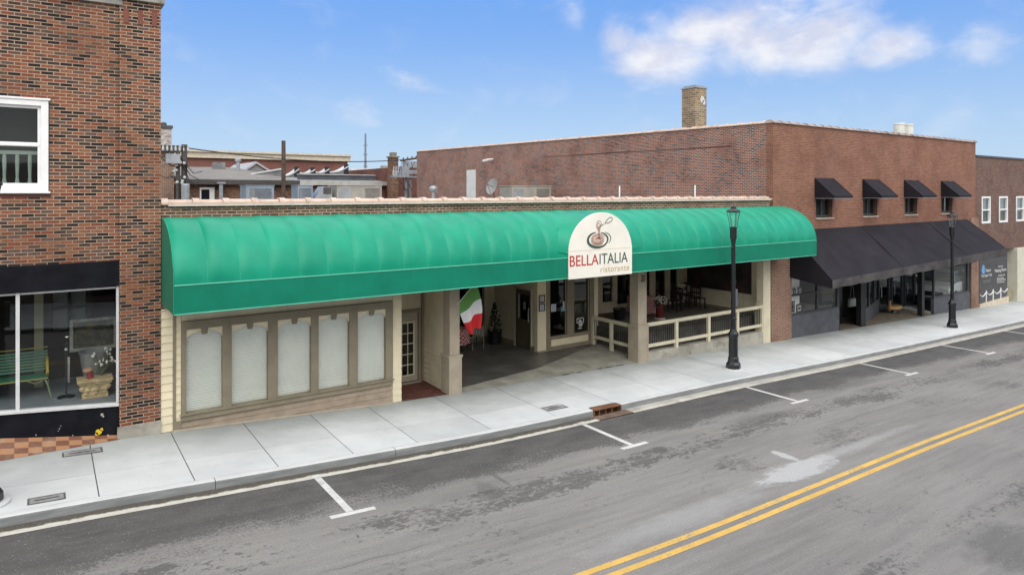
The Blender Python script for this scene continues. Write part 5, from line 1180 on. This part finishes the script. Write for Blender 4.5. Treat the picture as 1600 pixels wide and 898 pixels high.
m = B(); m.box(XDR0 + .03, XDR1 - .03, 13.0, 13.26, zt_ - .45, zt_ - .43); m.build('sump', 'black_paint', sd)
for k in range(3): m = B(); m.box(XDR0 + .2 + k * .22, XDR0 + .23 + k * .22, 13.06, 13.09, zt_ - .3, zt_ - .04); m.build('bar', 'rust', sd)
m = B(); m.poly([(XDR0 - .12, 12.68, rz(XDR0) + .009), (XDR1 + .12, 12.68, rz(XDR1) + .009), (XDR1 + .12, 13.05, rz(XDR1) - .02), (XDR0 - .12, 13.05, rz(XDR0) - .02)]); m.build('apron', mat('apron_rust', (.15, .10, .075), .85, .3, 5, dirt=(.08, .055, .04), dirtamt=.6), sd)

# ------------------------------------------------------------------ on the restaurant roof
def hvac(label, x0, x1, y0, y1, z1, material, kind=0):
    t = thing('rooftop_unit', label, 'air conditioner', ((x0 + x1) / 2, y0, 4.9))
    m = B(); m.box(x0, x1, y0, y1, 4.98, z1); m.box(x0 - .03, x1 + .03, y0 - .03, y1 + .03, z1, z1 + .04); bd = m.build('cabinet', material, t, bev=.015)
    m = B(); n = 10; a0 = x0 + (x1 - x0) * (.62 if kind else .1); a1 = x1 - (x1 - x0) * (.05 if kind else .1)
    for k in range(n):
        zz = 5.1 + (z1 - 5.2) * k / n; m.box(a0, a1, y0 - .012, y0 - .002, zz, zz + .022)
    m.build('grille', 'steel_dark', t)
    m = B(); m.box(x0 + .1, x0 + (x1 - x0) * .3, y0 - .008, y0 - .002, 5.1, z1 - .15); m.build('panel', 'galv', t)
    m = B(); m.box(x0 + .1, x1 - .1, y0 + .1, y1 - .1, 4.9, 4.98); m.build('curb', 'steel_dark', t); return t
hvac('blue-grey boxy rooftop unit on the restaurant roof, leftmost', 8.3, 9.65, 35, 36.3, 5.80, 'hvac_blue')
hvac('blue-grey rooftop unit left of the long beige one', 10.9, 11.7, 35.2, 36.3, 5.82, 'hvac_blue')
t = thing('duct_hood', 'slanted grey metal duct hood next to the long beige rooftop unit', 'duct', (12.1, 35.4, 4.9))
m = B(); m.extr([(11.75, 5.0), (12.8, 5.0), (12.75, 5.75), (12.3, 5.80)], 'y', 35.3, 36.2); m.build('hood', 'galv', t, bev=.01); m = B(); m.box(12.3, 12.72, 35.27, 35.29, 5.4, 5.75); m.build('louvre', 'steel_dark', t)
hvac('long beige rooftop unit with dark grille on the restaurant roof', 13.0, 15.6, 35.2, 36.6, 5.84, 'hvac_beige', 1)
hvac('long beige rooftop unit close to the neighbouring brick side wall', 22.0 + 1.6 - 3.3, 22.9, 29.2, 30.4, 5.80, 'hvac_beige', 1)
t = thing('satellite_dish', 'grey satellite dish seen edge-on on the restaurant roof', 'satellite dish', (19.4, 30, 4.9))
dc = PT(770, 292, 30)
m = B(); n = 20; rr = [0, .12, .25, .38]; ax = Vector((-.93, -.2, .32)).normalized(); u_ = ax.cross(Vector((0, 0, 1))).normalized(); v_ = ax.cross(u_)
R_ = [[m.b.verts.new(dc + (u_ * math.cos(6.283 * k / n) * .95 + v_ * math.sin(6.283 * k / n) * 1.1) * r + ax * (r * r * .6)) for k in range(n)] for r in (.03, .15, .28, .4)]
for i in range(3):
    for k in range(n): m.b.faces.new([R_[i][k], R_[i][(k + 1) % n], R_[i + 1][(k + 1) % n], R_[i + 1][k]])
m.b.faces.new(R_[0]); m.build('reflector', mat('dish_grey', (.25, .25, .25), .5), t, smooth=True)
m = B(); m.tube([dc, dc + ax * .45], .015, 6); m.tube([dc - v_ * -.4 , dc + ax * .45], .012, 6); m.tube([dc - ax * .05, Vector((dc.x + .1, 30, 4.9))], .03, 6); m.build('arm', 'steel_dark', t)
for (u, v, l) in ((968, 291, 'thin white vent pipe on the restaurant roof, left of two by the side wall'), (1086, 290, 'thin white vent pipe on the restaurant roof, right of two by the side wall')):
    yy = 21.5 if u < 1000 else 18.6
    q = PT(u, v, yy); m = B(); m.lathe(q.x, yy, [(.03, 4.9), (.03, q.z), (.02, q.z + .01)], 8); o = m.build('vent_pipe', 'white_paint', None, base=(q.x, yy, 4.9)); tag(o, l, 'vent pipe')
q = PT(677, 300, 40); m = B(); m.lathe(q.x, 40, [(.12, 4.9), (.12, 5.55), (.26, 5.6), (.3, 5.75), (.2, 5.9), (.05, 5.95)], 14); o = m.build('roof_vent', 'galv', None, smooth=True, base=(q.x, 40, 4.9)); tag(o, 'round metal roof vent near the far end of the brick side wall', 'roof vent')
m = B(); m.box(23.69, 23.72, 38.35, 39.5, 5.0, 7.0); o = m.build('side_door', mat('door_white', (.55, .57, .56), .6, .06), br_)
m = B(); m.tube([(23.72, 36.3, 7.6), (23.2, 36.0, 7.55), (23.2, 36.6, 7.5)], .07, 8); m.build('wall_light', 'white_paint', br_)

# ------------------------------------------------------------------ buildings behind
def simple_wall(m, u0, u1, y, z0, z1, depth):
    a = PT(u0, 300, y); b = PT(u1, 300, y); m.box(a.x, b.x, y, y + depth, z0, z1); return a.x, b.x
g1 = thing('brick_building', 'low brick building with a pale low-pitched roof and dark eaves behind the restaurant', 'building', (12, 52, 0))
m = B(); x0, x1 = simple_wall(m, 287, 459, 52, 0, 6.1, 20); m.build('wall', 'brick_old', g1)
m = B(); m.extr([(51.6, 6.12), (51.6, 6.36), (72, 8.0), (72, 7.7)], 'x', x0 - .3, x1 + .3); m.build('roof', 'roof_mem', g1)
m = B(); m.box(x0 - .32, x1 + .32, 51.5, 51.61, 6.05, 6.40); m.build('fascia', 'steel_dark', g1)
a = PT(312, 300, 51.95); b = PT(335, 300, 51.95)
m = B(); m.box(a.x, b.x, 51.9, 51.99, 4.9, 5.85); wf = m.build('window', 'white_paint', g1); m = B(); m.box(a.x + .1, a.x + (b.x - a.x) * .65, 51.88, 51.9, 5.0, 5.7); m.build('pane', 'black_panel', wf)
a = PT(346, 285, 51); m = B(); m.box(a.x - .12, a.x + .12, 51.1, 51.3, 4.5, 6.1); m.box(a.x - .28, a.x + .28, 51.0, 51.4, 6.1, 6.22); m.build('downpipe', 'galv', g1)
for (u, v0, v1, y) in ((372, 252, 274, 66),): 
    a = PT(u, v1, y); b = PT(u, v0, y); m = B(); m.lathe(a.x, y, [(.16, a.z - .5), (.16, b.z), (.28, b.z), (.28, b.z + .2), (.1, b.z + .3)], 10); m.build('flue', 'galv', g1)
a = PT(335, 262, 68); b = PT(352, 257, 68); m = B(); m.box(a.x, b.x, 68, 69, 7.0, b.z + .2); m.build('skylight', 'roof_grey', g1)
g2 = thing('brick_building', 'long dark brick building with a cream cornice on the skyline behind the restaurant', 'building', (20, 95, 0))
m = B(); x0, x1 = simple_wall(m, 280, 543, 95, 0, 10.0, 30); m.build('wall', mat('brick_plain', (.17, .075, .058), .9, .15, .5), g2)
m = B(); m.box(x0, x1 + .3, 94.6, 125, 10.0, 10.75); m.box(x0, x1 + .5, 94.3, 125, 10.75, 11.0); m.build('cornice', mat('cornice_cream', (.52, .46, .36), .7), g2)
g3 = thing('membrane_building', 'stepped grey membrane-roofed building with capped parapets behind the restaurant', 'building', (22, 56, 0))
a = PT(462, 300, 56); b = PT(612, 300, 56)
m = B(); m.box(a.x, b.x, 56, 75, 0, 6.15); m.build('wall', 'brick_front', g3)
m = B(); m.extr([(55.6, 6.2), (55.6, 6.42), (60.5, 6.85), (60.5, 6.6)], 'x', a.x - .2, b.x + .4); m.build('roof', 'roof_grey', g3)
m = B(); m.box(a.x - .2, b.x + .4, 55.45, 55.6, 6.1, 6.45); m.build('gutter_edge', mat('edge_pale', (.40, .39, .36), .6), g3)
q = PT(466, 285, 57.5); r = PT(586, 285, 57.5); m = B(); m.extr([(57.5, 6.4), (57.5, 7.0), (57.8, 7.0), (57.8, 6.4)], 'x', q.x, r.x); m.build('step_wall', mat('step_dark', (.06, .065, .075), .7, .3, 1), g3)
m = B(); m.box(q.x, r.x, 57.4, 57.9, 7.0, 7.09); m.build('step_cap', mat('cap_grey', (.34, .34, .34), .6), g3)
cw = mat('cap_white', (.50, .50, .50), .5)
steps = [(441, 467, 276, 265), (468, 492, 271, 266), (493, 514, 270, 265), (515, 544, 270, 261)]
for i, (u0, u1, v0, v1) in enumerate(steps):
    y = 61; a = PT(u0, v0, y); b = PT(u1, v1, y)
    m = B(); n_ = 8; pts = [(a.x + (b.x - a.x) * k / n_, a.z + (b.z - a.z) * k / n_ - .18 * math.sin(math.pi * k / n_)) for k in range(n_ + 1)]
    m.extr([(a.x, 6.5), (b.x, 6.5)] + pts[::-1], 'y', y, y + 1.2); pw = m.build('parapet', 'roof_grey', g3)
    m = B(); m.extr([(x, z) for x, z in pts] + [(x, z + .12) for x, z in pts[::-1]], 'y', y - .08, y + 1.3); m.build('cap', cw, pw)
    m = B(); m.box(b.x - .42, b.x + .02, y - .06, y - .005, 6.9, b.z + .25); m.build('tar_patch', 'black_paint', pw)
a = PT(392, 273, 60); b = PT(441, 265, 60); m = B(); m.extr([(a.x, a.z - .2), (b.x, a.z - .7), (b.x, b.z), ((a.x * .4 + b.x * .6), b.z - .22), (a.x, a.z)], 'y', 60, 60.6); pw = m.build('parapet', 'roof_grey', g1)
m = B(); m.extr([(a.x, a.z), (b.x, b.z), (b.x, b.z + .12), (a.x, a.z + .1)], 'y', 59.9, 60.7); m.build('cap', cw, pw)
g4 = thing('gabled_roof_house', 'small grey gabled roof rising behind the pale low-pitched roof', 'house', (17, 74, 0))
a = PT(376, 274, 74); b = PT(401, 256, 74); c = PT(428, 274, 74)
m = B(); m.extr([(a.x, 0), (c.x, 0), (c.x, c.z), (b.x, b.z - .1), (a.x, a.z)], 'y', 74.2, 84); m.build('wall', 'roof_grey', g4)
m = B(); m.extr([(a.x - .3, a.z - .1), (b.x, b.z), (c.x + .3, c.z - .1), (c.x + .3, c.z + .12), (b.x, b.z + .25), (a.x - .3, a.z + .12)], 'y', 74, 84.2); m.build('roof', mat('roof_pale', (.32, .32, .33), .6), g4)
g5 = thing('brick_building', 'small brick building with white capped parapet right of the aerial mast', 'building', (30, 72, 0))
a = PT(548, 272, 72); b = PT(612, 268, 72)
m = B(); m.box(a.x, b.x, 72, 84, 0, a.z + .3); m.build('wall', 'brick_far', g5); m = B(); m.extr([(a.x, a.z + .3), (b.x, a.z + .3), (b.x, a.z + .75), (a.x, a.z + .6)], 'y', 71.8, 72.5); m.build('cap', mat('cap_white2', (.6, .6, .6), .5), g5)
m = B(); q = PT(603, 266, 71.6); m.box(q.x - .6, q.x + .6, 71, 71.8, q.z - .8, q.z + .5); m.build('roof_hatch', 'hvac_beige', g5)
g6 = thing('brick_building', 'brown brick building with a dark cornice right behind the tall left building', 'building', (6, 46, 0))
a = PT(238, 300, 46); b = PT(272, 300, 46)
m = B(); m.box(a.x - 2, b.x, 46, 60, 0, PT(260, 234, 46).z); m.build('wall', 'brick_low', g6)
m = B(); z_ = PT(260, 236, 46).z; m.box(a.x - 2, b.x + .3, 45.7, 60.3, z_, z_ + .35); m.build('cornice', 'steel_dark', g6)
q = PT(251, 230, 52); r = PT(268, 201, 52)
m = B(); m.box(q.x - .5, r.x, 52, 52.9, z_, r.z); cm = m.build('chimney', 'brick_white', g6); m = B(); m.box(q.x - .6, r.x + .08, 51.9, 53, r.z, r.z + .2); m.lathe((q.x + r.x) / 2 - .1, 52.4, [(.2, r.z + .2), (.18, r.z + .4), (.05, r.z + .45)], 10); m.build('cap', 'steel_dark', cm)
g7 = thing('brick_building', 'dark red brick building with a chimney hidden behind the electrical equipment', 'building', (30, 54, 0))
a = PT(616, 300, 54); b = PT(668, 300, 54)
m = B(); m.box(a.x, b.x + 3, 54, 66, 0, PT(640, 262, 54).z); m.build('wall', mat('brick_plain2', (.13, .055, .042), .9, .3, 1.5), g7)
q = PT(613, 246, 53); r = PT(624, 246, 53); m = B(); m.box(q.x, r.x, 53.2, 53.95, 0, q.z); cm = m.build('chimney', 'brick_old', g7); m = B(); m.box(q.x - .08, r.x + .08, 53.1, 54.05, q.z, q.z + .12); m.box(q.x + .1, r.x - .1, 53.3, 53.8, q.z + .12, q.z + .45); m.build('cap', mat('cap_stone', (.18, .17, .13), .8), cm)
# poles
q = PT(443, 220, 49); m = B(); m.tube([(q.x, 49, 0), (q.x, 49, q.z)], [.17, .14], 10); o = m.build('utility_pole', 'wood_pole', None, base=(q.x, 49, 0)); tag(o, 'bare brown wooden pole rising behind the roof units', 'utility pole')
up = PT(288, 226, 44); t = thing('utility_pole', 'dark utility pole with transformers and cables beside the tall left building', 'utility pole', (up.x, 44, 0))
m = B(); m.tube([(up.x, 44, 0), (up.x, 44, up.z)], [.2, .16], 10); m.build('pole', 'steel_dark', t)
q2 = PT(278, 235, 44); m = B(); m.tube([(q2.x, 44, 0), (q2.x, 44, q2.z)], .12, 8); m.tube([(q2.x - .9, 44, q2.z - .1), (up.x, 44, up.z - .35)], .07, 6); m.tube([(q2.x - 1.0, 44, q2.z - .5), (up.x, 44, up.z - .1)], .07, 6); m.tube([(q2.x - .4, 44, 6.4), (up.x, 44, 6.4)], .07, 6); m.tube([(q2.x, 44, 7.55), (up.x, 44, 7.7)], .05, 6); m.build('crossarm', 'steel_dark', t)
m = B()
m.b.free()
ins_ = mat('porcelain', (.45, .46, .45), .4)
for k in range(7): x = q2.x - .8 + k * .22; m = B(); m.lathe(x, 43.9, [(.05, q2.z - .05), (.07, q2.z + .05), (.04, q2.z + .2), (.06, q2.z + .28)], 6); m.build('insulator', ins_, t)
for k in range(9): m = B(); m.ball((q2.x + random.uniform(-.35, .45), 43.8, random.uniform(5.9, 7.4)), .1, 1); m.build('insulator', ins_, t)
tq = PT(270, 248, 43.6); m = B(); m.rbox((tq.x, 43.6, tq.z), (.75, .3, .55), 0, 0); m.build('switch_box', 'galv', t); m = B(); m.lathe(q2.x + .35, 43.7, [(.22, 5.0), (.24, 5.9), (.2, 6.0)], 10); m.build('transformer', 'galv', t)
m = B()
for k in range(9):
    s_ = Vector((q2.x + random.uniform(-.6, .5), 43.8, random.uniform(6.2, 8.4))); e_ = s_ + Vector((random.uniform(-1.2, 1.2), 0, random.uniform(-1.6, .2))); md_ = (s_ + e_) / 2 + Vector((0, 0, -.35)); m.tube([s_, md_, e_], .022, 4)
m.build('cable', 'black_paint', t)
t2 = thing('transformer_rack', 'grey transformer bank on a steel rack beside the far end of the brick side wall', 'transformer', (26, 50, 0))
a = PT(617, 275, 50); b = PT(650, 276, 50)
m = B(); m.box(a.x - .3, b.x, 49.7, 50.3, a.z - .12, a.z); m.box(a.x + .9, a.x + 1.05, 49.9, 50.1, 0, a.z); m.box(b.x - .6, b.x - .45, 49.9, 50.1, 0, a.z); m.build('rack', 'galv', t2)
m = B(); c = PT(630, 268, 50); m.box(c.x - .25, c.x + .4, 49.7, 50.3, a.z, PT(630, 260, 50).z); c = PT(640, 258, 50); m.box(c.x - .5, c.x + .55, 49.8, 50.3, PT(640, 262, 50).z, PT(640, 252, 50).z); m.box(PT(634, 0, 50).x, b.x, 49.75, 50.2, PT(640, 272, 50).z, PT(640, 266, 50).z); m.build('transformer', 'galv', t2)
m = B()
for k in range(4): x = a.x - .1 + k * .2; m.lathe(x, 50, [(.10, a.z), (.12, a.z + .35), (.05, a.z + .4), (.06, a.z + .75)], 8)
m.build('bushing', mat('bushing_grey', (.33, .35, .37), .4), t2)
m = B(); c0_ = PT(626, 251, 49.9); c1_ = PT(653, 247, 49.9); m.tube([c0_, c1_], .1, 6)
for f in (.1, .35, .6, .85): m.tube([c0_.lerp(c1_, f), c0_.lerp(c1_, f) + Vector((.1, 0, .22))], .05, 5)
m.build('crossarm', 'wood_pole', t2)
m = B()
for k in range(5):
    s_ = PT(628 + k * 5, 253, 49.8); e_ = PT(630 + random.uniform(0, 18), 298, 49.8); m.tube([s_, (s_ + e_) / 2 + Vector((random.uniform(-.8, .8), 0, -.2)), e_], .022, 4)
m.build('cable', 'black_paint', t2)
s_ = PT(290, 231, 44); e_ = PT(628, 250, 50); pts = []
for k in range(21):
    f = k / 20; p = s_.lerp(e_, f); p.z -= .75 * 4 * f * (1 - f) * .55; pts.append(p)
m = B(); m.tube(pts, .035, 5); o = m.build('overhead_cable', 'black_paint', None, base=tuple(s_)); tag(o, 'dark overhead cable slung across the sky between the two transformer poles', 'cable')
q = PT(571, 209, 110); m = B(); m.tube([(q.x, 110, 0), (q.x, 110, q.z)], [.28, .14], 6)
for zz in (.25, .45, .7): m.tube([(q.x - .4, 110, q.z - 8 * zz), (q.x + .4, 110, q.z - 8 * zz)], .06, 4)
o = m.build('aerial_mast', mat('mast_grey', (.16, .18, .21), .6), None, base=(q.x, 110, 0)); tag(o, 'slim grey aerial mast against the sky behind the roofs', 'mast')

# ------------------------------------------------------------------ across the street (seen only as reflections)
ob = thing('brick_building', 'row of plain brick shops across the street, seen only reflected in the windows', 'building', (20, -5.0, 0))
m = B(); hs = []
for k in range(16):
    x = -10 + k * 5; hs += [(x + .6, x + 4.2, .6, 2.7)]
m.wall('x', -12, 90, -3, 6.6, -5.3, -5.0, hs + [(h[0] + .9, h[1] - .9, 4.0, 5.6) for h in hs]); m.build('wall', 'brick_far', ob)
m = B(); m.box(-12, 90, -5.25, -5.2, -3, 6); m.build('shop_glass', 'black_panel', ob)
m = B(); m.box(-12, 90, -5.4, -4.9, 6.6, 6.8); m.build('coping', 'coping_stone', ob)
